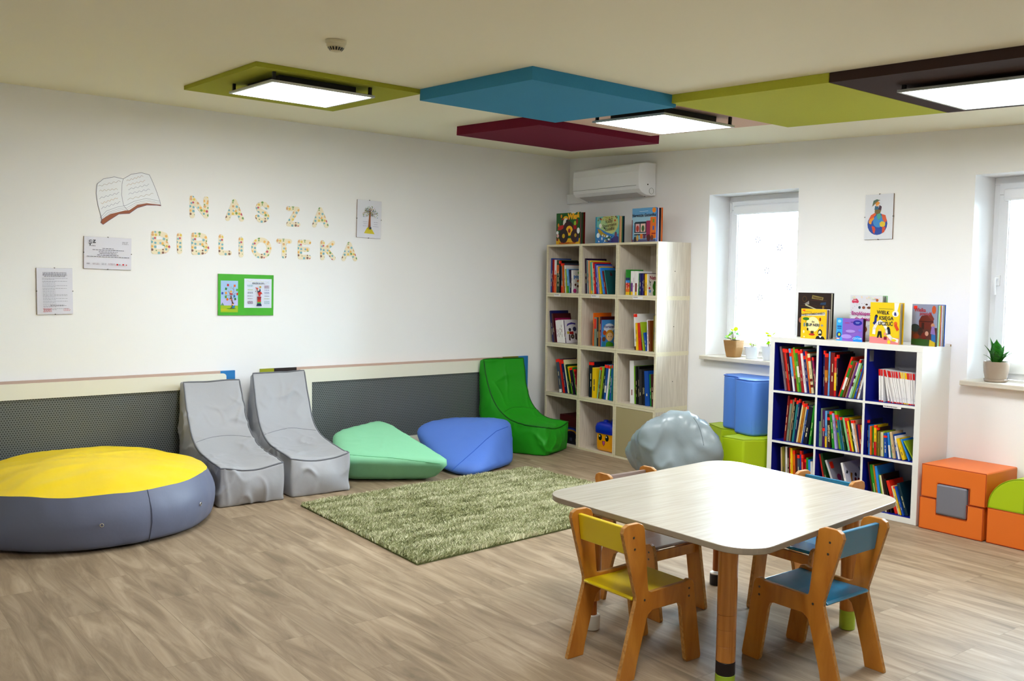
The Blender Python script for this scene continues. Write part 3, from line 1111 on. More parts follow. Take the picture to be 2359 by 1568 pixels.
def letter(ch, x0, x1, y0, y1, label, rdiv=6.6, skew=0.0):
    A, C_ = Z1(x0, y1), Z1(x1, y0)
    w, h = C_.x - A.x, C_.z - A.z
    r = .0182
    bb = B()
    for k, st in enumerate(LET[ch]):
        pts = [(r + p[0] * (w - 2 * r) if ch != 'I' else w / 2, r + p[1] * (h - 2 * r)) for p in st]
        ribbon(bb, pts, r, .0008, M_OWL, .0030 + k * .0004)
    o = bb.build('cut_out_letter', None, frame((A.x, 0, A.z), (math.cos(skew), 0, math.sin(skew)), (-math.sin(skew), 0, math.cos(skew))))
    tag(o, label, 'letter', 'patterned wall letters')


for ch, x0, x1, y0, y1, lb in (
        ('N', 1058, 1180, 232, 371, 'patterned cream letter N opening the upper word NASZA'),
        ('A', 1288, 1408, 252, 389, 'patterned cream letter A after the N of NASZA'),
        ('S', 1480, 1576, 266, 400, 'patterned cream letter S in the middle of NASZA'),
        ('Z', 1680, 1773, 299, 425, 'patterned cream letter Z in the word NASZA'),
        ('A', 1850, 1956, 304, 431, 'patterned cream letter A closing the word NASZA'),
        ('B', 810, 931, 458, 603, 'patterned cream letter B opening the lower word BIBLIOTEKA'),
        ('I', 972, 1013, 467, 603, 'patterned cream letter I between the two letters B'),
        ('B', 1070, 1183, 468, 608, 'patterned cream letter B before the L of BIBLIOTEKA'),
        ('L', 1245, 1329, 479, 611, 'patterned cream letter L of BIBLIOTEKA'),
        ('I', 1370, 1411, 493, 625, 'patterned cream letter I between the L and the O'),
        ('O', 1457, 1586, 499, 632, 'patterned cream round letter O of BIBLIOTEKA'),
        ('T', 1618, 1719, 507, 632, 'patterned cream letter T of BIBLIOTEKA'),
        ('E', 1757, 1843, 513, 637, 'patterned cream letter E of BIBLIOTEKA'),
        ('K', 1903, 2001, 518, 643, 'patterned cream letter K of BIBLIOTEKA'),
        ('A', 2040, 2141, 526, 649, 'patterned cream letter A closing the word BIBLIOTEKA')):
    letter(ch, x0, x1, y0, y1, lb)

# ================================================================ TABLE
def rounded_poly(c4, r, n=7):
    """counter-clockwise quad with rounded corners"""
    out = []
    for i in range(4):
        p, a, q = Vector(c4[i]), Vector(c4[i - 1]), Vector(c4[(i + 1) % 4])
        d1, d2 = (a - p).normalized(), (q - p).normalized()
        ang = d1.angle(d2)
        t_ = r / math.tan(ang / 2)
        cen = p + (d1 + d2).normalized() * (r / math.sin(ang / 2))
        s, e = p + d1 * t_ - cen, p + d2 * t_ - cen
        a0 = math.atan2(s.y, s.x)
        a1 = math.atan2(e.y, e.x)
        while a1 < a0:
            a1 += 2 * math.pi
        for k in range(n + 1):
            a_ = a0 + (a1 - a0) * k / n
            out.append((cen.x + r * math.cos(a_), cen.y + r * math.sin(a_)))
    return out


ZT = 0.585
table = thing('activity_table', 'square pale wood effect activity table on four round legs', 'table', loc=(0, 0, 0))
quad = [(-3.330, -4.878), (-2.118, -4.722), (-2.062, -3.668), (-3.346, -3.762)]
M_TEDGE = mat('table_edge_band', 'a39888', .4, .4)
B().prism(rounded_poly(quad, .13, 12), ZT - .024, ZT, M_TABLE, None, M_TEDGE).build('tabletop', table, bevel=.003)
# apron rails between the legs
LEGS = [(-3.153, -4.634), (-2.266, -4.566), (-2.274, -3.836), (-3.183, -3.925)]
M_RAIL = wood('table_rail_wood', 'a08a66', 'bfa882', 'X', 1.0, .4, fine=4, stretch=16)
for i in range(4):
    a, q = Vector(LEGS[i]), Vector(LEGS[(i + 1) % 4])
    d = (q - a).normalized()
    n_ = Vector((-d.y, d.x))
    # rails run just outside the leg line
    out_ = -n_ * .0
    p0, p1 = a + d * .03, q - d * .03
    Mx = Matrix(((d.x, n_.x, 0, p0.x), (d.y, n_.y, 0, p0.y), (0, 0, 1, 0), (0, 0, 0, 1)))
    B().box(0, (p1 - p0).length, -.030, -.012, .508, ZT - .0245, M_RAIL).build('apron_rail', table, Mx, bevel=.002)
M_LBROWN = mat('dark_brown_plastic', '2e2226', .4, .4)
M_LLIME = mat('lime_plastic', 'b4cc50', .4, .4)
M_LWHITE = mat('white_foot_plastic', 'dcdad2', .4, .4)
M_THIN = wood('thin_leg_wood', '9a5c22', 'b87a38', 'Z', 1.0, .3, coat=.3, fine=3, stretch=20)


def table_leg(x, y, segs, foot):
    lg = B()
    pr = []
    for (z0, z1, r) in segs:
        g_ = .0012
        lg.lathe([(r - g_, z0), (r, z0 + g_), (r, z1 - g_), (r - g_, z1)], M_LEG if r > .03 else M_THIN, None, n=40)
    o = lg.build('leg', table, Matrix.Translation((x, y, 0)), smooth='angle')
    for (z0, z1, r, m) in foot:
        B().lathe([(r - .002, z0), (r, z0 + .002), (r, z1 - .002), (r - .002, z1)], m, None, n=40).build('foot', o, smooth='angle')


ZU = ZT - .0245
table_leg(*LEGS[0], [(.272, ZU, .0365), (.216, .272, .0362), (.152, .216, .0362), (.092, .152, .0362)], [(.042, .092, .0365, M_LBROWN), (.001, .042, .0365, M_LLIME)])
table_leg(*LEGS[3], [(.20, ZU, .0345), (.13, .20, .0332), (.055, .13, .020)], [(.001, .065, .033, M_LWHITE)])
table_leg(*LEGS[2], [(.27, ZU, .0345), (.20, .27, .034), (.07, .20, .020)], [(.001, .055, .033, M_LBROWN), (.055, .061, .033, M_LWHITE)])
table_leg(*LEGS[1], [(.20, ZU, .0345), (.085, .20, .034)], [(.001, .085, .033, M_LLIME)])

# ================================================================ CHAIRS
CP = [(.0, .0), (.083, .0), (.093, .05), (.137, .205), (.150, .238), (.172, .252), (.305, .252), (.322, .246), (.330, .228), (.364, .012), (.372, .0),
      (.448, .0), (.452, .012), (.402, .312), (.392, .330), (.372, .336), (.352, .329), (.165, .324), (.150, .330), (.146, .345), (.122, .570), (.112, .590),
      (.090, .600), (.034, .600), (.014, .590), (.008, .570), (.082, .318), (.083, .300), (.002, .012)]
CHW = .310


def fillet(pl, r, idx):
    return pl


def make_chair(label, colour_mat, loc, rz):
    """seat faces local +x; origin on the floor at the rear centre"""
    t = thing('kids_chair', label, 'chair', loc=loc, rz=rz, group='small wooden chairs around the activity table')
    PM = lambda y: Matrix(((1, 0, 0, 0), (0, 0, 1, y), (0, 1, 0, 0), (0, 0, 0, 1)))
    for s in (-1, 1):
        y0 = s * CHW / 2
        o = B().prism(CP, -.0095, .0095, M_BIRCH, PM(y0 - s * .0095), M_PLYEDGE).build('side_panel', t, bevel=.003, seg=3)
        for (u, z) in ((.063, .548), (.070, .503), (.127, .299), (.373, .299), (.373, .268)):
            q = B().lathe([(.0045, 0), (.0045, .0012)], M_STEEL, Matrix.Translation((u, y0 + s * .0003, z)) @ Matrix.Rotation(-s * math.pi / 2, 4, 'X'), n=14)
            q.build('screw', o)
    w = CHW / 2 - .0195
    sp = [(.078, .300), (.385, .306), (.392, .314), (.387, .321), (.24, .312), (.085, .3135), (.074, .308)]
    B().prism(sp, -w, w, colour_mat, PM(0)).build('seat', t, bevel=.003, seg=3)
    bp_ = [(.055, .478), (.071, .479), (.058, .584), (.040, .583)]
    B().prism(bp_, -w, w, colour_mat, PM(0)).build('backrest', t, bevel=.004, seg=3)
    B().box(.375, .389, -w, w, .255, .300, M_BIRCH).build('front_rail', t, bevel=.002)
    return t


M_CY = mat('yellow_lacquer', 'dcc81a', .3, .5, coat=.3)
M_CB = mat('blue_lacquer', '2a94b8', .22, .5, coat=.5)
M_CG = mat('mauve_grey_laminate', 'a89890', .3, .5, coat=.2)
make_chair('yellow kids chair with birch sides at the left side of the table', M_CY, (-3.488, -4.256, 0), 0)
make_chair('blue kids chair at the near side of the table, backrest toward the viewer', M_CB, (-2.712, -4.932, 0), R(90.5))
make_chair('grey seated kids chair at the far side of the table facing the viewer', M_CG, (-2.742, -3.602, 0), R(-90))
make_chair('blue kids chair at the far right side of the table before the white bookcase', M_CB, (-1.968, -4.292, 0), R(180.5))

# ================================================================ RUG
RQ = [Vector(p) for p in ((-3.335, -2.730), (-1.245, -2.545), (-1.30, -1.075), (-3.295, -1.205))]
M_RUGB = mat('rug_backing', '6f7350', .95, .1)
rug = thing('shaggy_rug', 'shaggy pale sage green rectangular rug on the wooden floor', 'rug', loc=(0, 0, 0))
B().prism([(p.x, p.y) for p in RQ], .0008, .008, M_RUGB).build('backing', rug)


def rug_pile():
    rng = np.random.default_rng(3)
    n = 100000
    s, t_ = rng.random(n), rng.random(n)
    q = np.array([[p.x, p.y] for p in RQ])
    xy = ((1 - s) * (1 - t_))[:, None] * q[0] + (s * (1 - t_))[:, None] * q[1] + (s * t_)[:, None] * q[2] + ((1 - s) * t_)[:, None] * q[3]
    # long soft ridges running along the rug
    fr = np.array([noise.noise(Vector((x * 1.3, y * 9.0, 0))) for x, y in xy])
    fr2 = np.array([noise.noise(Vector((x * 7, y * 16.0, 5))) for x, y in xy])
    h = .022 + .011 * fr + .008 * fr2 + rng.random(n) * .010
    ang = rng.random(n) * 2 * np.pi
    lean_a = 0.6 + 1.2 * fr2 + rng.normal(0, .9, n)
    lean = .006 + rng.random(n) * .022
    w = .0024 + rng.random(n) * .0018
    c, s_ = np.cos(ang) * w, np.sin(ang) * w
    lx, ly = np.cos(lean_a) * lean, np.sin(lean_a) * lean
    V = np.zeros((n, 5, 3))
    V[:, 0] = np.stack([xy[:, 0] - c, xy[:, 1] - s_, np.full(n, .006)], 1)
    V[:, 1] = np.stack([xy[:, 0] + c, xy[:, 1] + s_, np.full(n, .006)], 1)
    V[:, 2] = np.stack([xy[:, 0] + c + lx * .4, xy[:, 1] + s_ + ly * .4, h * .7], 1)
    V[:, 3] = np.stack([xy[:, 0] - c + lx * .4, xy[:, 1] - s_ + ly * .4, h * .7], 1)
    V[:, 4] = np.stack([xy[:, 0] + lx, xy[:, 1] + ly, h], 1)
    idx = np.arange(n) * 5
    loops = np.stack([idx, idx + 1, idx + 2, idx + 3, idx + 3, idx + 2, idx + 4], 1).ravel()
    me = bpy.data.meshes.new('pile')
    me.vertices.add(n * 5)
    me.vertices.foreach_set('co', V.ravel())
    me.loops.add(n * 7)
    me.loops.foreach_set('vertex_index', loops.astype(np.int32))
    me.polygons.add(n * 2)
    st = np.stack([np.arange(n) * 7, np.arange(n) * 7 + 4], 1).ravel()
    tot = np.tile([4, 3], n)
    me.polygons.foreach_set('loop_start', st.astype(np.int32))
    me.polygons.foreach_set('loop_total', tot.astype(np.int32))
    me.update(calc_edges=True)
    # yarn colour: three tones, lighter where the pile stands higher, scattered strand by strand
    A_ = np.array(lin('7c8058')[:3])
    B_ = np.array(lin('b0b28a')[:3])
    C_ = np.array(lin('e2e0c6')[:3])
    k = np.clip(.52 + 0.40 * fr + .36 * fr2 + rng.normal(0, .26, n), 0, 1)[:, None]
    col = np.where(k < .5, A_ + (B_ - A_) * k * 2, B_ + (C_ - B_) * (k * 2 - 1))
    ca = np.ones((n, 5, 4))
    ca[:, :, :3] = col[:, None, :]
    at = me.color_attributes.new('yarn', 'FLOAT_COLOR', 'POINT')
    at.data.foreach_set('color', ca.ravel())
    m = bpy.data.materials.new('rug_yarn')
    m.use_nodes = True
    nt, N, L, b_ = nodes_of(m)
    a = N.new('ShaderNodeVertexColor')
    a.layer_name = 'yarn'
    L.new(a.outputs[0], b_.inputs['Base Color'])
    b_.inputs['Roughness'].default_value = .8
    b_.inputs['Specular IOR Level'].default_value = .2
    me.materials.append(m)
    o = bpy.data.objects.new('pile', me)
    COL.objects.link(o)
    o.parent = rug
    o['kind'] = 'stuff'


rug_pile()

# ================================================================ SOFT SEATS
def fabric(name, hexc, rough=.55, sheen=.0, spec=.35, bump=.10):
    m = mat(name, hexc, rough, spec, bump=bump, bscale=26)
    return m


M_GREYF = fabric('grey_coated_fabric', 'b7b8bb', .42)
M_GREEN = fabric('bright_green_fabric', '38aa2c', .55)
M_MINT = fabric('mint_fabric', '9dd2b0', .6)
M_BLUEF = fabric('sky_blue_fabric', '7194d8', .6)
M_SILV = fabric('silver_grey_vinyl', 'a3aeb2', .30, spec=.5)
M_POUFG = fabric('slate_grey_vinyl', '83889b', .42)
M_POUFY = fabric('yellow_vinyl', 'eed60a', .42)


def cushion(name, parent, M, cen, planes, p, m, amp=.012, fscale=6.0, seed=0, sub=5, zmin=.0015, squash=None):
    """soft filled cover: a rounded solid bounded by the given planes (normal, distance)"""
    bm = bmesh.new()
    bmesh.ops.create_icosphere(bm, subdivisions=sub, radius=1)
    pl = [(Vector(n).normalized(), h) for n, h in planes]
    for v in bm.verts:
        v.co = v.co.normalized() * radius_at(v.co.normalized(), pl, p)
    bm.normal_update()
    offs = []
    for v in bm.verts:
        q = v.co * fscale + Vector((seed * 7.1, seed * 3.3, 0))
        w = noise.noise(q) * .6 + noise.noise(q * 2.1) * .3
        rdg = 1 - abs(noise.noise(Vector((q.x * 1.6, q.y * 1.6, q.z * .7)) + Vector((9, 2, 4)))) * 2.2
        offs.append(v.normal * (amp * w + amp * .9 * max(0, rdg) ** 3))
    for v, o_ in zip(bm.verts, offs):
        v.co += o_
    for v in bm.verts:
        z = v.co.z + cen[2]
        if z < zmin:
            v.co.z = zmin - cen[2]
        v.co += Vector(cen)
    me = bpy.data.meshes.new(name)
    bm.to_mesh(me)
    bm.free()
    me.materials.append(m)
    me.polygons.foreach_set('use_smooth', [True] * len(me.polygons))
    o = bpy.data.objects.new(name, me)
    COL.objects.link(o)
    if parent:
        o.parent = parent
    if M is not None:
        o.matrix_local = M
    return o


def radius_at(d, pl, p):
    s = 0
    for n, h in pl:
        k = n.dot(d) / h
        if k > 0:
            s += k ** p
    return s ** (-1 / p)


def seam(parent, obj, pts, r, m, name='seam', M=None):
    """piping that follows the cover: points are snapped to its surface"""
    out = []
    for q in pts:
        ok, loc_, nrm, _ = obj.closest_point_on_mesh(Vector(q))
        out.append(loc_ + nrm * r * .15)
    return B().tube(out, r, m, n=6).build(name, parent, M, smooth=True)


def lerp_pts(a, b_, n):
    a, b_ = Vector(a), Vector(b_)
    return [a.lerp(b_, i / (n - 1)) for i in range(n)]


def pixel_seam(parent, obj, px, m, r=.0025):
    """seam traced over the cover through points read off the photograph"""
    bpy.context.view_layer.update()
    inv = parent.matrix_world.inverted()
    pts = []
    for i in range(len(px) - 1):
        for k in range(8):
            x = px[i][0] + (px[i + 1][0] - px[i][0]) * k / 8
            y = px[i][1] + (px[i + 1][1] - px[i][1]) * k / 8
            o_ = inv @ CPOS
            d_ = inv.to_3x3() @ ray(x, y)
            ok, lc, nn, _ = obj.ray_cast(o_, d_.normalized())
            if ok:
                pts.append(lc + nn * r * .15)
    if len(pts) > 2:
        B().tube(pts, r, m, n=6).build('seam', parent, None, smooth=True)


# ---- lounger shaped bean bag chairs
def bean_chair(label, M, w0, w1, F, G, m, seed, wr=.012, sag=.034, front_out=.035, twist=0.0):
    """cover lofted from the front line F to the rear line G, both lists of (distance from wall, z)"""
    t = thing('bean_bag_chair', label, 'bean bag chair', M, group='lounger bean bag chairs along the left wall')
    NS, NT, NR = 22, 60, 12

    def path(P, u):
        x = u * (len(P) - 1)
        i = min(int(x), len(P) - 2)
        f = x - i
        p0, p1, p2, p3 = P[max(i - 1, 0)], P[i], P[i + 1], P[min(i + 2, len(P) - 1)]
        c = []
        for k in range(2):
            a, b_, c_, d = p0[k], p1[k], p2[k], p3[k]
            c.append(.5 * ((2 * b_) + (-a + c_) * f + (2 * a - 5 * b_ + 4 * c_ - d) * f * f + (-a + 3 * b_ - 3 * c_ + d) * f ** 3))
        return c

    def pos(s, u, r):
        f_, g_ = path(F, u), path(G, u)
        d = f_[0] + (g_[0] - f_[0]) * r
        z = f_[1] + (g_[1] - f_[1]) * r
        w = w0 + (w1 - w0) * min(1, u * 1.6)
        k = (s - .5) * 2
        bul = .020 * math.sin(math.pi * min(1, max(0, r))) * math.sin(math.pi * u)
        x = k * (w / 2 + bul)
        dep = math.sin(math.pi * s)
        # the seat dips in the middle, the back panel and the front cap belly out
        sg = (1 - r) * dep
        z -= sag * sg * min(1, max(0, (u - .3) / .4))
        d -= .018 * sg * math.sin(math.pi * min(1, u / .6)) if u < .6 else 0
        if u > .97:
            d += front_out * dep * math.sin(math.pi * r) * (u - .97) / .03
        if twist:
            a_ = twist * max(0, u - .12)
            x, d = x * math.cos(a_) + (d - .15) * math.sin(a_), (d - .15) * math.cos(a_) - x * math.sin(a_) + .15
        return Vector((x, -d, z))
    bm = bmesh.new()
    grid = {}

    def vert(s, u, r):
        key = (s, u, r)
        if key not in grid:
            grid[key] = bm.verts.new(pos(s / NS, u / NT, r / NR))
        return grid[key]
    for u in range(NT):
        for s in range(NS):
            for r in (0, NR):
                bm.faces.new([vert(s, u, r), vert(s + 1, u, r), vert(s + 1, u + 1, r), vert(s, u + 1, r)])
        for r in range(NR):
            for s in (0, NS):
                bm.faces.new([vert(s, u, r), vert(s, u, r + 1), vert(s, u + 1, r + 1), vert(s, u + 1, r)])
    for s in range(NS):
        for r in range(NR):
            for u in (0, NT):
                bm.faces.new([vert(s, u, r), vert(s + 1, u, r), vert(s + 1, u, r + 1), vert(s, u, r + 1)])
    bmesh.ops.recalc_face_normals(bm, faces=bm.faces)
    bmesh.ops.subdivide_edges(bm, edges=bm.edges, cuts=1, use_grid_fill=True)
    for _ in range(5):
        bmesh.ops.smooth_vert(bm, verts=bm.verts, factor=.5, use_axis_x=True, use_axis_y=True, use_axis_z=True)
    bm.normal_update()
    for v in bm.verts:
        q = v.co * 3.6 + Vector((seed * 5.3, seed * 1.7, seed))
        w = noise.noise(q) * .9 + noise.noise(q * 2.2) * .35
        msk = max(0, noise.noise(q * 1.3 + Vector((2, 9, 4))) + .25)
        rd = 1 - abs(noise.noise(Vector((q.x * .9, q.y * 1.5, q.z * 1.5)) + Vector((4, 1, 8)))) * 4.5
        rd2 = 1 - abs(noise.noise(Vector((q.x * 2.2, q.y * 2.6, q.z * 1.1)) + Vector((1, 7, 3)))) * 4.0
        low = 1.0 + .6 * max(0, min(1, (.32 - v.co.z) / .1)) * (1 if v.normal.z < .5 else 0)
        v.co += v.normal * low * (wr * w + wr * 1.7 * max(0, rd) ** 2 * msk + wr * 1.1 * max(0, rd2) ** 2 * msk)
        if v.co.z < .002:
            v.co.z = .002
        if v.co.y > -.072:
            v.co.y = -.072
    me = bpy.data.meshes.new('cover')
    bm.to_mesh(me)
    bm.free()
    me.materials.append(m)
    me.polygons.foreach_set('use_smooth', [True] * len(me.polygons))
    o = bpy.data.objects.new('cover', me)
    COL.objects.link(o)
    o.parent = t
    mp = mat('piping_' + m.name, {'grey_coated_fabric': '85878c', 'bright_green_fabric': '1a7416'}.get(m.name, '888888'), .5, .3)
    loop = [pos(0, k / 40, 0) for k in range(40, -1, -1)] + [pos(k / 12, 0, 0) for k in range(1, 12)] + [pos(1, k / 40, 0) for k in range(41)] \
        + [pos(k / 12, 1, 0) for k in range(11, 0, -1)]
    out = []
    for q in loop:
        ok, lc, nn, _ = o.closest_point_on_mesh(q)
        out.append(lc + nn * .001)
    B().tube(out, .0055, mp, n=6, closed=True).build('piping', t, smooth=True)
    cr = [pos(k / 20, .50 - .06 * math.sin(math.pi * k / 20), 0) for k in range(21)]
    out = []
    for q in cr:
        ok, lc, nn, _ = o.closest_point_on_mesh(q)
        out.append(lc + nn * .0003)
    B().tube(out, .0016, mp, n=5).build('seat_seam', t, smooth=True)
    return t


Fp = [(.165, .765), (.215, .64), (.28, .50), (.365, .385), (.50, .315), (.68, .285), (.83, .272), (.965, .262)]
Gp = [(.10, .755), (.085, .60), (.08, .42), (.08, .24), (.10, .06), (.30, .0), (.62, .0), (.955, .0)]
bean_chair('grey lounger bean bag chair beside the yellow topped pouf', Matrix.Translation((-3.508, -.012, 0)) @ Matrix.Rotation(R(-1.2), 4, 'Z'),
           .405, .43, [(a, z * (.965 if z > .5 else 1)) for a, z in Fp], [(a, z * .965) for a, z in Gp], M_GREYF, 1)
bean_chair('grey lounger bean bag chair beside the mint green bean bag', Matrix.Translation((-2.995, -.010, 0)) @ Matrix.Rotation(R(-2), 4, 'Z'),
           .405, .43, [(a * .97, z * 1.02) for a, z in Fp], Gp, M_GREYF, 5)
Fg = [(.15, .79), (.185, .66), (.235, .51), (.31, .39), (.41, .31), (.52, .275), (.62, .262), (.70, .25)]
Gg = [(.09, .78), (.08, .60), (.08, .42), (.08, .24), (.09, .06), (.22, .0), (.45, .0), (.69, .0)]
bean_chair('bright green lounger bean bag chair beside the tall bookcase', Matrix.Translation((-.865, -.01, 0)) @ Matrix.Rotation(R(-3), 4, 'Z'),
           .425, .43, Fg, Gg, M_GREEN, 9, wr=.009, twist=R(30))

# ---- mint and blue bean bags
def bag(name, label, cen, planes, p, m, amp, seed, seams, hexs, rz=0, fscale=6.0):
    t = thing(name, label, 'bean bag', Matrix.Translation((cen[0], cen[1], 0)) @ Matrix.Rotation(rz, 4, 'Z'), group=None)
    c = (0, 0, cen[2])
    o = cushion('cover', t, None, c, planes, p, m, amp, fscale, seed)
    ms = mat('seam_' + hexs, hexs, .6, .2)
    pixel_seam(t, o, seams, ms)
    return t


MP = [((0.0, 0.0, -1.0), 0.127), ((-0.924, 0.33, -0.194), 0.304), ((-0.416, -0.698, -0.583), 0.24), ((0.033, -0.279, 0.96), 0.26), ((0.975, 0.145, -0.167), 0.246), ((-0.075, 0.98, -0.186), 0.295), ((-0.083, -0.235, 0.968), 0.147)]
bag('mint_bean_bag', 'pale mint green pillow bean bag with a pointed corner, left of the blue one', (-2.402, -0.637, 0.127), MP, 7.0, M_MINT, .005, 2,
    [(802, 1047), (850, 1051), (900, 1054), (960, 1061), (1022, 1069)], '7fc097')
BP = [((0.0, 0.0, -1.0), 0.127), ((-0.794, 0.293, -0.533), 0.345), ((0.385, -0.847, 0.366), 0.311), ((-0.35, -0.309, 0.884), 0.22), ((0.939, -0.008, -0.343), 0.261), ((-0.023, 0.983, 0.184), 0.321), ((0.095, 0.105, 0.99), 0.232)]
bag('blue_bean_bag', 'sky blue puffy bean bag between the mint one and the green chair', (-1.49, -0.573, 0.127), BP, 6.5, M_BLUEF, .005, 6,
    [(1040, 1084), (1060, 1066), (1090, 1040), (1120, 1012), (1143, 993), (1160, 986), (1172, 982)], '4170c4')
SP = [((0.0, 0.0, -1.0), 0.231), ((0.427, 0.01, 0.904), 0.31), ((-0.711, -0.691, 0.128), 0.218), ((-0.865, 0.311, -0.395), 0.17), ((-0.258, -0.552, -0.793), 0.307), ((0.813, -0.527, 0.247), 0.381), ((0.958, 0.281, -0.063), 0.183), ((-0.216, 0.588, 0.78), 0.244), ((-0.02, -0.662, -0.75), 0.321)]
bag('silver_bean_bag', 'silver grey vinyl bean bag in front of the tall bookcase and window', (-0.815, -2.093, 0.231), SP, 5.0, M_SILV, .022, 3,
    [(1598, 962), (1606, 974), (1613, 990), (1618, 1008), (1622, 1028)], '8a9498', fscale=5.5)

# ---- round pouf
def pouf():
    t = thing('round_pouf', 'large round grey pouf with a bright yellow top in the left corner', 'pouf', loc=(-4.512, -.855, 0))
    N = 160

    def wob(a, k):
        return noise.noise(Vector((math.cos(a) * 2.2, math.sin(a) * 2.2, k)))
    side = [(.65, .002), (.70, .012), (.722, .06), (.736, .13), (.730, .20), (.705, .265), (.685, .305)]
    vs, fs = [], []
    for j, (r, z) in enumerate(side):
        for i in range(N):
            a = 2 * math.pi * i / N
            rr = r * (1 + .012 * wob(a, z * 6)) + .006 * noise.noise(Vector((a * 9, z * 12, 2))) + .006 * max(0, noise.noise(Vector((a * 5 + z * 14, z * 6, 8)))) * (1 if 0 < j < 6 else 0)
            zz = z + (.016 * wob(a, 9) if j == 6 else 0)
            vs.append((rr * math.cos(a), rr * math.sin(a), zz))
    for j in range(len(side) - 1):
        for i in range(N):
            k = (i + 1) % N
            fs.append((j * N + i, j * N + k, (j + 1) * N + k, (j + 1) * N + i))
    fs.append(tuple(range(N - 1, -1, -1)))
    b_ = B()
    b_.add(vs, fs, M_POUFG)
    b_.build('side_cover', t, smooth='angle', sub=1, angle=60)
    edge = vs[(len(side) - 1) * N:]
    vs2, fs2 = [tuple(p) for p in edge], []
    K = 22
    for j in range(1, K):
        f = j / K
        for i in range(N):
            a = 2 * math.pi * i / N
            e = edge[i]
            x, y = e[0] * (1 - f), e[1] * (1 - f)
            z = e[2] * (1 - f) + .30 * f + .105 * (1 - (1 - f) ** 2.2)
            z += .022 * f * (1 - f) * 4 * noise.noise(Vector((x * 3.2, y * 3.2, 1))) + .010 * max(0, 1 - abs(noise.noise(Vector((x * 2.4, y * 5.5, 4)))) * 3.5) * min(1, f * 4) \
                - .006 * max(0, 1 - f * 5) * abs(math.sin(a * 17 + 3 * wob(a, 3)))
            z += .028 * (y / .75) * f * (1.4 - f)
            vs2.append((x, y, z))
    vs2.append((0, 0, .407))
    for j in range(K - 1):
        for i in range(N):
            k = (i + 1) % N
            fs2.append((j * N + i, j * N + k, (j + 1) * N + k, (j + 1) * N + i))
    c = len(vs2) - 1
    for i in range(N):
        fs2.append(((K - 1) * N + i, (K - 1) * N + (i + 1) % N, c))
    b2 = B()
    b2.add(vs2, fs2, M_POUFY)
    b2.build('top_cover', t, smooth=True)
    sm = mat('pouf_seam_thread', '74798c', .5, .3)
    for a in (R(-77), R(60), R(180)):
        pts = [(((r + .0015) * (1 + .012 * wob(a, z * 6)) + .006 * noise.noise(Vector((a % 6.2832 * 9, z * 12, 2)))) * math.cos(a),
                ((r + .0015) * (1 + .012 * wob(a, z * 6)) + .006 * noise.noise(Vector((a % 6.2832 * 9, z * 12, 2)))) * math.sin(a), z) for r, z in side[1:]]
        B().tube(pts, .0028, sm, n=6).build('seam', t, smooth=True)
    for a in (R(-98), R(-48.5)):
        r, z = .741, .155
        q = Vector((r * math.cos(a), r * math.sin(a), z))
        Mx = Matrix.Translation(q) @ Matrix.Rotation(a, 4, 'Z') @ Matrix.Rotation(math.pi / 2, 4, 'Y')
        pts = [(.009 * math.cos(k), .009 * math.sin(k), 0) for k in [2 * math.pi * i / 20 for i in range(20)]]
        B().tube(pts, .0028, mat('eyelet_steel', 'c8c8c4', .25, .5, metal=.9), n=8, closed=True).build('eyelet', t, Mx, smooth=True)


pouf()

# ================================================================ FOAM BLOCKS
M_FO = mat('orange_vinyl', 'e2893a', .42, .4, bump=.03, bscale=40)
M_FG = mat('yellow_green_vinyl', 'b8cc24', .45, .4, bump=.03, bscale=40)
M_FB = mat('blue_vinyl', '6f9adc', .42, .4, bump=.05, bscale=18)
M_FGR = mat('grey_vinyl', '8e8e96', .5, .4)


def wavy(b_, seed, amp):
    """slight softness of upholstered faces: denser mesh with a little noise"""
    me = b_.data
    bm = bmesh.new()
    bm.from_mesh(me)
    bmesh.ops.subdivide_edges(bm, edges=[e for e in bm.edges if e.calc_length() > .05], cuts=5, use_grid_fill=True)
    bm.normal_update()
    for v in bm.verts:
        v.co += v.normal * (amp * noise.noise(v.co * 9 + Vector((seed, seed, 0)))) if v.co.z > .004 else Vector((0, 0, 0))
    bm.to_mesh(me)
    bm.free()
    me.polygons.foreach_set('use_smooth', [True] * len(me.polygons))
    return b_


def foam_piping(t, pts, m, r=.0035):
    B().tube(pts, r, m, n=6, closed=True).build('piping', t, smooth=True)


# orange pair with square notch holding the grey cushion.  x is the front, wall behind at x = 0
OF = -.387
m_op = mat('orange_piping', 'b85510', .5, .3)


def notch_block(name, label, y0, y1, z0, z1, upper, m, group):
    """block with a square notch in its front face middle; y0 is the left (greater) side"""
    t = thing(name, label, 'foam block', loc=(OF, y0, z0), group=group)
    W_, D_, H_ = y0 - y1, .383, z1 - z0
    n0, n1, nd = W_ * .265, W_ * .755, H_ * .47
    if upper:
        P = [(0, 0), (n0, 0), (n0, nd), (n1, nd), (n1, 0), (W_, 0), (W_, H_), (0, H_)]
    else:
        P = [(0, 0), (W_, 0), (W_, H_), (n1, H_), (n1, H_ - nd), (n0, H_ - nd), (n0, H_), (0, H_)]
    FM = Matrix(((0, 0, -1, D_), (-1, 0, 0, 0), (0, 1, 0, 0), (0, 0, 0, 1)))
    B().prism(P, .001, D_, m, FM).build('body', t, bevel=.009, seg=4, smooth='angle')
    fr_ = [(0.001 - .0015, -x, y) for x, y in P]
    foam_piping(t, [Vector((.002, p[1] + (.003 if p[1] > -W_ / 2 else -.003) * -1, p[2] + (.003 if p[2] < H_ / 2 else -.003))) for p in fr_], m_op, .003)
    return t


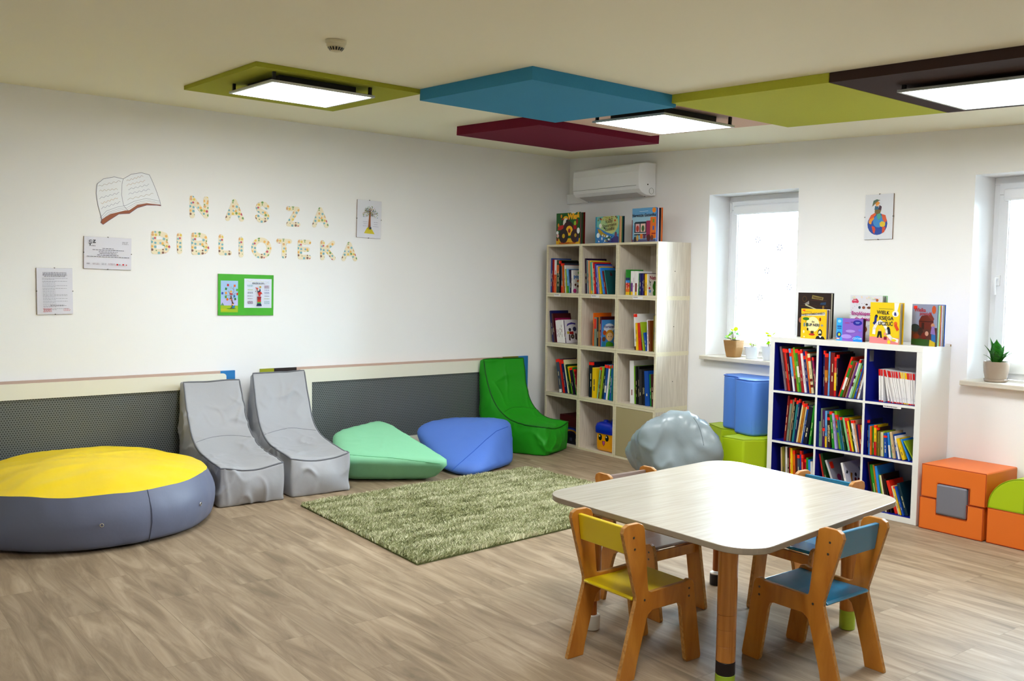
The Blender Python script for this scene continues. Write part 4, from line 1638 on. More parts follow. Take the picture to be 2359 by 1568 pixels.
notch_block('orange_foam_block', 'lower orange foam block with a notch, on the floor right of the white bookcase', -3.826, -4.222, .001, .199, False, M_FO, 'notched orange foam blocks')
notch_block('orange_foam_block', 'upper orange foam block with a notch, stacked right of the white bookcase', -3.833, -4.232, .201, .404, True, M_FO, 'notched orange foam blocks')
tag(B().box(0, .38, 0, .19, 0, .188, M_FGR).build('grey_foam_cushion', None, Matrix.Translation((OF - .004, -4.1215, .1075)), bevel=.014, seg=4, smooth='angle'),
    'grey square foam block set in the notch between the two orange blocks', 'foam block')
# next block, running out of the frame
t = thing('orange_foam_block', 'lower orange foam block carrying the lime quarter round at the right edge', 'foam block', loc=(OF + .01, -4.236, .001))
B().box(0, .37, -.40, 0, 0, .208, M_FO).build('body', t, bevel=.009, seg=4, smooth='angle')
foam_piping(t, [(.002, -.004, .003), (.002, -.396, .003), (.002, -.396, .205), (.002, -.004, .205)], m_op, .003)
t = thing('lime_foam_wedge', 'lime green quarter round foam block on the orange block at the right edge', 'foam block', loc=(OF + .012, -4.238, .2105))
n_ = 14
prof = [(0.0, .0), (.205, 0.0), (.205, .195)] + [(.205 - .203 * math.sin(math.pi / 2 * i / n_), .002 + .193 * math.cos(math.pi / 2 * i / n_)) for i in range(1, n_)]
FM = Matrix(((0, 0, -1, .35), (-1, 0, 0, 0), (0, 1, 0, 0), (0, 0, 0, 1)))
B().prism(prof, .001, .35, M_FG, FM).build('body', t, bevel=.006, seg=3, smooth='angle', angle=25)
foam_piping(t, [Vector((.001, -x, y)) for x, y in prof], mat('lime_piping', 'a4b80e', .5, .3), .003)

# yellow green bridge block on the floor, blue bridge block standing on it
def bridge_plan():
    """plan outline (x, y): square with a round bite toward the room's left"""
    p = [(-.055, -2.045), (-.165, -2.100)]
    return p


def arch_block(name, label, pts, z0, z1, m, mp, amp, bev=.012):
    o0 = pts[0]
    t = thing(name, label, 'foam block', loc=(o0[0], o0[1], z0))
    P = [(x - o0[0], y - o0[1]) for x, y in pts]
    B().prism(P, 0, z1 - z0, m).build('body', t, bevel=bev, seg=4, smooth='angle', angle=32)
    foam_piping(t, [Vector((x * .995, y * .995, z1 - z0 - .002)) for x, y in P], mp, .003)
    return t


def bite(c, a0, a1, r, n=12):
    return [(c[0] + r * math.cos(R(a0 + (a1 - a0) * i / n)), c[1] + r * math.sin(R(a0 + (a1 - a0) * i / n))) for i in range(n + 1)]


gq = [(-.02, -1.93), (-.02, -2.665), (-.42, -2.66), (-.545, -2.585), (-.555, -2.40)] + bite((-.43, -2.215), -108, 22, .175) + [(-.155, -1.925)]
gq = gq[::-1]
arch_block('lime_foam_arch', 'yellow green foam arch block on the floor left of the white bookcase', gq, .001, .382, M_FG, mat('lime_piping', 'a4b80e', .5, .3), .004)
bq = [(-.035, -2.13), (-.035, -2.50), (-.11, -2.56), (-.30, -2.575), (-.385, -2.545), (-.40, -2.50), (-.365, -2.345)] + bite((-.40, -2.22), -60, 10, .145, 8) + [(-.235, -2.13), (-.16, -2.09)]
bq = bq[::-1]
arch_block('blue_foam_arch', 'blue foam arch block standing on top of the yellow green one', bq, .384, .79, M_FB, mat('blue_piping', '3c74c4', .5, .3), .006, bev=.022)

BOOKS = [
 (('k',0,0),0.03,[
(0.107,-0.1735,0.015,0.3105,'mauve grey','',''),
(0.1228,-0.164,0.0133,0.2965,'dark red','s',''),
(0.1369,-0.164,0.0139,0.2965,'orange red','s',''),
(0.1516,-0.164,0.0132,0.2955,'maroon','s',''),
(0.1656,-0.164,0.0115,0.2963,'navy blue','s',''),
(0.1779,-0.164,0.0138,0.3004,'light blue','t','white:0:.35'),
(0.1924,-0.1615,0.0203,0.3006,'orange','s','dark red:0:.3'),
(0.2136,-0.1615,0.0146,0.3102,'lime green','',''),
(0.229,-0.1615,0.0146,0.3001,'green','s','white:.35:.6'),
(0.2444,-0.1615,0.009,0.3019,'brown','s',''),
(0.2542,-0.1615,0.0135,0.291,'crimson','s',''),
(0.2685,-0.1615,0.0144,0.2994,'white','s',''),
(0.2837,-0.1615,0.016,0.2854,'indigo','t',''),
(0.3005,-0.1615,0.0096,0.2912,'teal','s',''),
(0.3108,-0.1615,0.0089,0.2834,'orange','s',''),
(0.3204,-0.1615,0.019,0.2739,'cream','t','dark red:.15:.22;dark red:.3:.37'),
(0.3403,-0.1615,0.0111,0.2594,'dark grey','',''),
(0.3521,-0.1615,0.0126,0.2519,'magenta','s',''),
 ]),
 (('k',0,1),0.03,[
(0.4133,-0.0173,0.0094,0.3033,'navy blue','s',''),
(0.424,-0.0182,0.0235,0.2844,'dark red','s','ochre:.35:.6'),
(0.449,-0.0029,0.0094,0.2976,'light blue','',''),
(0.4596,-0.0035,0.031,0.2927,'dark red','',''),
(0.4938,-0.0133,0.0154,0.2641,'red','s','yellow:.15:.6'),
(0.5101,-0.0141,0.0108,0.2821,'dark navy','s',''),
(0.5215,0.3101,0.0123,0.2833,'orange red','',''),
(0.5349,0.3101,0.0151,0.2545,'green','t','white:.2:.55'),
(0.5548,0.2988,0.0131,0.2526,'brown','',''),
(0.5728,0.2926,0.0101,0.2477,'tan','s',''),
(0.5851,0.2886,0.0072,0.2479,'violet','',''),
(0.5948,0.2839,0.011,0.269,'white','s','maroon:.3:.4;maroon:.5:.58'),
(0.6068,0.2858,0.0121,0.244,'pale green','',''),
(0.6214,0.2801,0.0072,0.2292,'yellow green','t',''),
(0.6326,0.267,0.0138,0.238,'blue','',''),
(0.6508,0.2526,0.0092,0.2146,'brown','',''),
(0.664,0.2368,0.0121,0.1877,'white','',''),
 ]),
 (('k',0,2),0.03,[
(0.8118,-0.0491,0.0128,0.208,'white','','red:.8:1;red:0:.04'),
(0.8333,-0.0602,0.0127,0.2084,'white','','red:.8:1;red:0:.04'),
(0.874,-0.1863,0.0132,0.2101,'white','','red:.8:1;red:0:.04'),
(0.9035,-0.2581,0.008,0.2102,'white','','red:.8:1;red:0:.04'),
(0.9124,-0.2581,0.0081,0.2092,'white','','red:.8:1;red:0:.04'),
(0.9214,-0.2542,0.0081,0.2081,'white','','red:.8:1;red:0:.04'),
(0.9303,-0.2408,0.0081,0.2072,'white','','red:.8:1;red:0:.04'),
(0.9392,-0.2273,0.0081,0.2062,'white','','red:.8:1;red:0:.04'),
(0.9481,-0.2139,0.0081,0.2053,'white','','red:.8:1;red:0:.04'),
(0.957,-0.2005,0.0081,0.2045,'white','','red:.8:1;red:0:.04'),
(0.9659,-0.187,0.0081,0.2037,'white','','red:.8:1;red:0:.04'),
(0.9747,-0.1735,0.0081,0.2029,'white','','red:.8:1;red:0:.04'),
(0.9836,-0.1601,0.0081,0.2022,'white','','yellow:.8:1;yellow:0:.04'),
(0.9924,-0.1467,0.0081,0.2015,'white','','yellow:.8:1;yellow:0:.04'),
(1.0012,-0.1332,0.0081,0.2008,'white','','yellow:.8:1;yellow:0:.04'),
(1.0099,-0.1198,0.0081,0.2002,'white','','yellow:.8:1;yellow:0:.04'),
(1.0187,-0.1064,0.0081,0.1997,'white','','orange red:.8:1;red:0:.04'),
(1.0274,-0.0931,0.0081,0.1991,'white','','orange red:.8:1;red:0:.04'),
(1.0362,-0.0798,0.0081,0.1986,'white','','orange red:.8:1;red:0:.04'),
(1.0449,-0.0665,0.0081,0.1982,'white','','red:.8:1;red:0:.04'),
(1.0536,-0.0532,0.0081,0.1978,'white','','red:.8:1;red:0:.04'),
(1.0622,-0.0401,0.008,0.1974,'white','','red:.8:1;red:0:.04'),
 ]),
 (('k',1,0),0.03,[
(0.1153,0.0785,0.0137,0.3224,'dark red','',''),
(0.131,0.0817,0.0162,0.2943,'grey green','s',''),
(0.1491,0.0773,0.017,0.2953,'tan','',''),
(0.1668,0.0845,0.0106,0.3128,'black','s',''),
(0.178,0.1067,0.0168,0.2968,'teal','s',''),
(0.1955,0.1067,0.0117,0.3097,'navy blue','s',''),
(0.2079,0.1474,0.0116,0.2954,'cream','s',''),
(0.2243,0.1328,0.0166,0.2811,'ochre','s',''),
(0.2416,0.1332,0.0091,0.2835,'cream','s',''),
(0.2514,0.1505,0.0185,0.2671,'blue','s',''),
(0.2707,0.1505,0.0307,0.2638,'dark navy','',''),
(0.3145,0.1036,0.0163,0.2746,'green','',''),
 ]),
 (('k',1,1),0.03,[
(0.3917,-0.0141,0.0121,0.1706,'pale green','',''),
(0.4044,-0.0141,0.0112,0.2618,'grey green','',''),
(0.4183,-0.0227,0.0152,0.2489,'purple','m',''),
(0.4353,-0.0279,0.0139,0.2471,'light blue','','yellow:0:.3'),
(0.4536,-0.045,0.0237,0.2277,'dark brown','t','T:PREHISTORIA'),
(0.4949,-0.1215,0.0193,0.2507,'green','s',''),
(0.5187,-0.1372,0.0134,0.2394,'lavender','',''),
(0.5426,-0.1784,0.0159,0.2571,'lime green','t','red:.68:.74;orange:.62:.68;yellow:.56:.62;green:.5:.56;blue:.44:.5'),
(0.5635,-0.197,0.0105,0.2208,'teal','s',''),
(0.5751,-0.1984,0.0113,0.2185,'light blue','',''),
(0.5875,-0.1996,0.0131,0.2233,'dark green','s',''),
(0.6093,-0.2342,0.0141,0.2231,'pale green','',''),
(0.6248,-0.2359,0.014,0.2215,'red','s',''),
(0.6401,-0.2286,0.0111,0.2231,'yellow','s',''),
(0.652,-0.2286,0.011,0.2106,'dark green','',''),
(0.6669,-0.2215,0.0117,0.2106,'white','s',''),
(0.68,-0.2236,0.0091,0.2123,'peach','s',''),
(0.69,-0.1717,0.0074,0.1861,'navy blue','',''),
(0.6981,-0.1583,0.0177,0.1867,'crimson','',''),
(0.7166,-0.1153,0.0045,0.1863,'yellow','',''),
 ]),
 (('k',1,2),0.03,[
(0.7477,-0.0358,0.0082,0.2253,'navy blue','s',''),
(0.7565,-0.0358,0.0129,0.1918,'sky blue','',''),
(0.77,-0.0358,0.011,0.1867,'orange','',''),
(0.7817,-0.0358,0.0128,0.1849,'green','',''),
(0.7951,-0.0358,0.0164,0.1972,'yellow','s','red:0:.45'),
(0.8122,-0.0358,0.0102,0.1823,'dark brown','s',''),
(0.823,-0.0358,0.0127,0.1597,'olive','',''),
(0.8363,-0.0358,0.018,0.1548,'cream','',''),
(0.8566,-0.0471,0.0088,0.163,'yellow green','',''),
(0.8676,-0.0577,0.0203,0.1546,'blue','t',''),
(0.8981,-0.1209,0.012,0.1595,'sky blue','','white:0:.5'),
(0.9142,-0.1427,0.0096,0.1646,'pale green','',''),
(0.9304,-0.1787,0.0143,0.1704,'beige','',''),
(0.9485,-0.1972,0.0101,0.1563,'blue','',''),
(0.9622,-0.216,0.0108,0.1478,'white','',''),
(0.9933,-0.3483,0.0192,0.1389,'yellow','',''),
(1.0257,-0.4213,0.0093,0.1391,'sky blue','',''),
(1.0586,-0.55,0.0073,0.1385,'yellow green','',''),
 ]),
 (('k',2,0),0.03,[
(0.102,-0.05,0.0162,0.3019,'beige','',''),
(0.1197,-0.05,0.0162,0.31,'olive','',''),
(0.1368,-0.05,0.0162,0.31,'white','',''),
(0.1539,-0.05,0.0162,0.3041,'dark brown','',''),
(0.171,-0.05,0.0162,0.31,'red','',''),
(0.1881,-0.05,0.0162,0.3098,'yellow','',''),
(0.2052,-0.05,0.0162,0.2963,'orange','s',''),
(0.2223,-0.05,0.0162,0.2714,'maroon','',''),
(0.2394,-0.05,0.0162,0.2703,'slate grey','s',''),
(0.2565,-0.05,0.0162,0.301,'blue','s',''),
(0.2736,-0.05,0.0162,0.2779,'red','s',''),
(0.2907,-0.05,0.0162,0.2467,'crimson','s',''),
(0.3078,-0.05,0.0162,0.2593,'green','',''),
(0.3249,-0.05,0.0162,0.249,'sky blue','',''),
(0.342,-0.05,0.0162,0.239,'white','',''),
 ]),
 (('k',2,1),0.03,[
(0.4608,-0.228,0.0156,0.308,'orange red','s',''),
(0.481,-0.2378,0.0174,0.3153,'dark green','',''),
(0.5492,-0.3993,0.0142,0.285,'light grey','',''),
(0.6357,-0.2738,0.0148,0.2764,'white','',''),
 ]),
 (('k',2,2),0.03,[
(0.808,-0.1843,0.0085,0.3074,'maroon','',''),
(0.8173,-0.1843,0.0238,0.2924,'green','',''),
(0.8421,-0.1831,0.0108,0.2945,'ochre','',''),
(0.8537,-0.176,0.0152,0.2885,'sky blue','',''),
(0.8762,-0.1976,0.0084,0.2346,'lime green','',''),
(0.8869,-0.2043,0.01,0.2333,'cream','',''),
(0.8988,-0.2088,0.0133,0.2417,'dark brown','',''),
(0.9257,-0.256,0.0098,0.218,'black','',''),
(0.9542,-0.3346,0.0204,0.2134,'orange red','',''),
(0.9764,-0.3085,0.0143,0.1817,'cream','',''),
(0.992,-0.308,0.0089,0.1848,'yellow','s',''),
(1.007,-0.3333,0.0119,0.1863,'blue','',''),
(1.0201,-0.3185,0.0188,0.207,'dark teal','',''),
 ]),
 (('t',0,0),0.03,[
(0.0194,-0.0012,0.0217,0.3135,'blue','',''),
(0.0416,-0.0012,0.0134,0.3015,'dark red','',''),
(0.0556,-0.0012,0.0119,0.3014,'red','',''),
(0.0681,-0.0012,0.0309,0.2997,'white','','orange:0:.55'),
(0.0996,-0.0012,0.0424,0.2964,'dark green','','orange:.6:.85'),
(0.1427,-0.0012,0.0117,0.2902,'black','s',''),
(0.1645,-0.0381,0.0279,0.2667,'slate grey','s','orange red:0:.25'),
(0.1972,-0.055,0.0148,0.2512,'orange','',''),
(0.2144,-0.0623,0.0129,0.2482,'brown','',''),
(0.2297,-0.0697,0.0129,0.2483,'white','',''),
(0.2493,-0.0985,0.0146,0.216,'yellow green','',''),
(0.2678,-0.1137,0.0227,0.2163,'light blue','','green:0:.3'),
(0.293,-0.1158,0.0181,0.2101,'dark violet','',''),
(0.313,-0.0375,0.0159,0.2059,'white','',''),
 ]),
 (('t',0,1),0.03,[
(0.5046,-0.056,0.0197,0.3084,'dark violet','',''),
(0.5259,-0.0595,0.0109,0.2917,'white','',''),
(0.5412,-0.0729,0.0139,0.2887,'teal','',''),
(0.5557,-0.0729,0.0095,0.2883,'peach','',''),
(0.5664,-0.0748,0.0194,0.288,'yellow','',''),
(0.5894,-0.0857,0.015,0.2767,'turquoise','','yellow:0:.1'),
(0.6066,-0.0916,0.012,0.2739,'cream','',''),
(0.6227,-0.1043,0.0191,0.2747,'red','',''),
(0.6463,-0.1191,0.0177,0.2613,'blue','',''),
(0.6677,-0.1315,0.0138,0.2469,'lavender','',''),
(0.6825,-0.1329,0.0158,0.2388,'dark red','',''),
(0.6995,-0.1346,0.0104,0.2359,'yellow','',''),
(0.7314,-0.2248,0.0183,0.2301,'sky blue','',''),
(0.7544,-0.2421,0.0154,0.2039,'dark red','',''),
(0.7774,-0.2428,0.0101,0.2095,'teal','',''),
 ]),
 (('t',0,2),0.03,[
(1.011,-0.014,0.0238,0.2106,'green','','yellow:0:.12;orange:.12:.28;red:.28:.48;sky blue:.48:.58;navy blue:.58:.68'),
(1.0374,-0.0032,0.0236,0.2106,'green','','yellow:0:.12;orange:.12:.28;red:.28:.48;sky blue:.48:.58;navy blue:.58:.68'),
(1.0669,-0.0102,0.0255,0.1992,'white','','yellow:0:.14;violet:.14:.5'),
(1.0937,-0.0052,0.0195,0.1981,'white','',''),
(1.1164,-0.0056,0.0188,0.1992,'white','','yellow:0:.14;dark red:.14:.5'),
(1.1374,0.0027,0.0145,0.1981,'white','',''),
(1.1551,0.0239,0.0135,0.1801,'green','',''),
(1.1744,-0.0064,0.0217,0.1812,'navy blue','',''),
(1.1985,-0.016,0.0222,0.1813,'indigo','',''),
(1.2223,-0.013,0.0079,0.1803,'maroon','',''),
(1.2318,-0.0127,0.0252,0.1758,'yellow','',''),
(1.2587,-0.0187,0.0094,0.1759,'white','',''),
 ]),
 (('t',1,0),0.03,[
(0.07,-0.1745,0.0212,0.2896,'navy blue','',''),
(0.0922,-0.1745,0.0211,0.2644,'maroon','',''),
(0.1142,-0.1647,0.0211,0.2217,'magenta','',''),
(0.1361,-0.1647,0.0222,0.2024,'white','',''),
(0.1592,-0.1647,0.0221,0.2062,'white','',''),
(0.1822,-0.1647,0.0221,0.2071,'white','',''),
(0.2052,-0.1647,0.022,0.2097,'white','',''),
(0.2281,-0.1647,0.0181,0.2075,'white','',''),
(0.247,-0.1647,0.0132,0.2091,'purple','',''),
 ]),
 (('t',1,1),0.03,[
(0.6103,0.0035,0.0142,0.288,'orange','',''),
(0.6283,-0.0062,0.0266,0.2509,'grey green','','orange red:.6:.95'),
(0.6583,-0.0012,0.0213,0.2522,'black','',''),
(0.6842,-0.0177,0.0106,0.256,'ochre','',''),
(0.6954,-0.0076,0.017,0.2593,'maroon','',''),
(0.713,0.0235,0.0093,0.2317,'violet','',''),
 ]),
 (('t',1,2),0.03,[
(1.1243,-0.0646,0.0213,0.2987,'white','s','maroon:0:.1'),
(1.1483,-0.0669,0.0162,0.2254,'yellow','',''),
(1.1701,-0.0897,0.0306,0.2267,'orange red','',''),
(1.2135,-0.1435,0.0113,0.2324,'dark teal','',''),
(1.233,-0.1759,0.0142,0.2367,'yellow green','',''),
(1.2583,-0.2152,0.0185,0.1507,'blue','',''),
(1.2778,-0.0467,0.0151,0.2555,'white','',''),
(1.2992,-0.0699,0.0224,0.2512,'brown','',''),
(1.3364,0.0006,0.0223,0.2934,'olive','',''),
 ]),
 (('t',2,0),0.03,[
(0.18,-0.2007,0.0348,0.3054,'slate grey','s','white:0:.1'),
(0.2259,-0.2251,0.0221,0.3033,'orange red','s',''),
(0.2568,-0.2397,0.0195,0.2964,'navy blue','s',''),
(0.2874,-0.2399,0.0155,0.3088,'cream','',''),
(0.3076,-0.2447,0.0202,0.2676,'dark green','',''),
(0.3392,-0.2832,0.026,0.2522,'yellow','','lime green:0:.4'),
(0.3674,-0.2454,0.0228,0.2429,'dark violet','s',''),
(0.3963,-0.2498,0.0142,0.2455,'green','',''),
(0.4115,-0.2093,0.0133,0.2323,'crimson','s',''),
 ]),
 (('t',2,1),0.03,[
(0.5664,-0.0115,0.0471,0.311,'dark navy','s',''),
(0.6185,0.0012,0.0513,0.2648,'yellow','',''),
(0.6763,0.1169,0.0161,0.2805,'pale green','s',''),
(0.6947,0.1192,0.016,0.2759,'brown','s',''),
(0.7121,0.1215,0.0159,0.2775,'yellow green','',''),
(0.7309,0.1138,0.0227,0.3035,'dark teal','s',''),
(0.7617,0.0956,0.019,0.3023,'blue','s','white:.2:.4'),
(0.784,0.1132,0.0202,0.2988,'white','s',''),
(0.8072,0.1057,0.0224,0.2997,'green','',''),
(0.835,0.0896,0.0179,0.3069,'blue','s',''),
(0.8579,0.0751,0.0156,0.305,'teal','',''),
 ]),
 (('t',2,2),0.05,[
(1.0587,-0.0358,0.0492,0.358,'white','',''),
(1.1141,-0.054,0.0215,0.3168,'lime green','',''),
(1.1362,-0.0503,0.0194,0.3151,'black','',''),
(1.1563,-0.0404,0.0194,0.317,'black','',''),
(1.1791,-0.0378,0.0327,0.2948,'dark grey','',''),
(1.2213,-0.0677,0.0267,0.2844,'black','','T:DIXIT'),
(1.2501,-0.0673,0.0454,0.2869,'blue','',''),
(1.301,-0.0829,0.0169,0.264,'green','',''),
(1.3189,-0.0787,0.028,0.2656,'maroon','',''),
 ]),
]

# ================================================================ BOOKCASES
TP = (-.3887, -.1487)
KP = (-.409, -2.687)
TM = Matrix.Translation((TP[0], TP[1], 0)) @ Matrix.Rotation(.0007, 4, 'Z')       # local x deep, -y rightward, z up
KM = Matrix.Translation((KP[0], KP[1], 0)) @ Matrix.Rotation(.04, 4, 'Z')
TW, THH, TD = 1.405, 1.8155, .383
t = thing('tall_bookcase', 'tall beige wood effect bookcase of twelve cubes in the corner', 'bookcase', TM)
c3, r4, th = TW / 3, THH / 4, .018
B().box(.012, TD, -th, 0, 0.001, THH, M_ASH).build('side_panel', t)
e = B()
M_HOLE = mat('peg_hole', '3a3028', .8, .1)
sb = B().box(.012, TD, -TW, -TW + th, 0.001, THH, M_ASH)
sb.build('side_panel', t)
hh = B()
for z in (1.58, 1.13, .68):
    hh.lathe([(.004, 0), (.004, .0006)], M_HOLE, Matrix.Translation((.20, -TW - .0002, z)) @ Matrix.Rotation(math.pi / 2, 4, 'X'), n=12)
hh.build('peg_hole', t)
for k in (1, 2, 3):     # joint strips on the outer side between the stacked cubes
    B().box(.012, TD, -TW - .0012, -TW, k * r4 - .017, k * r4 + .017, M_ASHEDGE).build('joint_strip', t)
for k in (1, 2):
    B().box(.012, TD - .01, -k * c3 - th, -k * c3 + th, .001, THH - .001, M_ASH).build('divider', t)
for k in range(5):
    z0 = k * r4 - (th if k else 0)
    z1 = k * r4 + (th if k < 4 else 0)
    for c in range(3):
        B().box(.012, TD - .01, -(c + 1) * c3 + th, -c * c3 - th, max(z0, .001), z1, M_ASH).build('shelf', t)
# cream edge banding over all front edges, with the hairline joints between cubes
M_JOINT = mat('dark_joint', '8a7f66', .7, .2)
for c in range(4):
    y0, y1 = (-c * c3 - (th if c < 3 else 0)), (-c * c3 + (th if c else 0))
    B().box(0, .012, y0, y1, .001, THH, M_ASHEDGE).build('edge_band', t)
for k in range(5):
    z0 = k * r4 - (th if k else 0)
    z1 = k * r4 + (th if k < 4 else 0)
    for c in range(3):
        B().box(0, .012, -(c + 1) * c3 + th, -c * c3 - th, max(z0, .001), z1, M_ASHEDGE).build('edge_band', t)
g = B()
for k in (1, 2, 3):
    g.box(-.0004, .001, -TW, 0, k * r4 - .0006, k * r4 + .0006, M_JOINT)
for c in (1, 2):
    g.box(-.0004, .001, -c * c3 - .0006, -c * c3 + .0006, .001, THH, M_JOINT)
g.build('joint_line', t)
B().box(TD - .01, TD - .002, -TW + th, -th, .001, THH - .001, M_ASH).build('back_panel', t)
M_DOOR = mat('beige_door', 'b5aa88', .5, .35)
d = B().box(.001, .017, -3 * c3 + th + .002, -2 * c3 - th - .002, th + .002, r4 - th - .003, M_DOOR).build('door', t, bevel=.0015)
d['label'] = 'plain beige cube door'
# small paper labels under the top row
for c, (u0, u1) in enumerate(((.115, .205), (.62, .72), (1.13, 1.245))):
    lb = B().box(-.0014, -.0006, -u1, -u0, 3 * r4 - .014, 3 * r4 + .009, cmat('white')).build('shelf_label', t)
    q = B()
    x = u0 + .008
    while x < u0 + .06:
        l = rnd.uniform(.004, .010)
        q.box(-.0018, -.0014, -x - l, -x, 3 * r4 - .001, 3 * r4 + .004, cmat('404048'))
        x += l + .0025
    q.build('small_print', lb)

KW, KH, KD = 1.111, 1.120, .362
t = thing('cube_bookcase', 'white cube bookcase with blue insides, three by three, under the globe picture', 'bookcase', KM)
ot, it = .038, .016
ki, kz = (KW - 2 * ot - 2 * it) / 3, (KH - 2 * ot - 2 * it) / 3
B().box(0, KD, -KW, 0, KH - ot, KH, M_WHITE2, None, {'-z': M_NAVY}).build('top_board', t, bevel=.001)
B().box(0, KD, -KW, 0, .001, ot, M_WHITE2, None, {'+z': M_NAVY}).build('bottom_board', t, bevel=.001)
B().box(0, KD, -ot, 0, ot, KH - ot, M_WHITE2, None, {'-y': M_NAVY}).build('side_board', t)
B().box(0, KD, -KW, -KW + ot, ot, KH - ot, M_WHITE2, None, {'+y': M_NAVY}).build('side_board', t)
for c in (1, 2):
    y = -(ot + c * ki + (c - 1) * it)
    B().box(0, KD - .002, y - it, y, ot, KH - ot, M_WHITE2, None, {'+y': M_NAVY, '-y': M_NAVY}).build('divider', t)
for r_ in (1, 2):
    z = ot + r_ * kz + (r_ - 1) * it
    for c in range(3):
        y = -(ot + c * (ki + it))
        B().box(.0, KD - .002, y - ki, y, z, z + it, M_WHITE2, None, {'+z': M_NAVY, '-z': M_NAVY}).build('shelf', t)
lb = B().box(-.0012, -.0004, -.985, -.865, ot + 2 * kz + it - .012, ot + 2 * kz + 2 * it - .004, cmat('white')).build('shelf_label', t)
q = B()
x = .870
while x < .955:
    l = rnd.uniform(.003, .009)
    q.box(-.0016, -.0012, -x - l, -x, ot + 2 * kz + it - .006, ot + 2 * kz + it - .001, cmat('404048'))
    x += l + .0022
q.build('small_print', lb)
yl = -(ot + 2 * (ki + it))
B().box(.035, .085, yl - .0008, yl - .0002, KH - ot - .085, KH - ot - .012, cmat('8a8a92')).build('inside_notice', t)
# worn patches on the edge of the outer side
M_WORN = mat('worn_chipboard', 'a8906a', .8, .2)
q = B()
q.box(KD - .014, KD + .0006, -KW - .0006, -KW + .03, KH - .012, KH + .0005, M_WORN)
q.box(KD - .004, KD + .0006, -KW - .0006, -KW + .002, .25, .33, M_WORN)
q.build('worn_edge', t)


# ---------------------------------------------------------------- shelved books
BT, KT = .018, None


def bay(sh, r_, c):
    if sh == 't':
        return c * c3 + th, (c + 1) * c3 - th, THH - (r_ + 1) * r4 + th
    u0 = ot + c * (ki + it)
    z = KH - ot - (r_ + 1) * kz - r_ * it
    return u0, u0 + ki, z


RN = {'t': ['top', 'second', 'third', 'bottom'], 'k': ['top', 'middle', 'bottom']}
CN_ = ['left', 'middle', 'right']
NUM = ['first', 'second', 'third', 'fourth', 'fifth', 'sixth', 'seventh', 'eighth', 'ninth', 'tenth', 'eleventh', 'twelfth', 'thirteenth', 'fourteenth',
       'fifteenth', 'sixteenth', 'seventeenth', 'eighteenth', 'nineteenth', 'twentieth', 'twenty-first', 'twenty-second', 'twenty-third']
DARKC = {'dark red', 'maroon', 'navy blue', 'indigo', 'dark grey', 'dark navy', 'black', 'dark brown', 'dark green', 'dark violet', 'dark teal', 'purple', 'blue', 'crimson', 'magenta',
         'green', 'brown', 'red', 'slate grey', 'violet'}

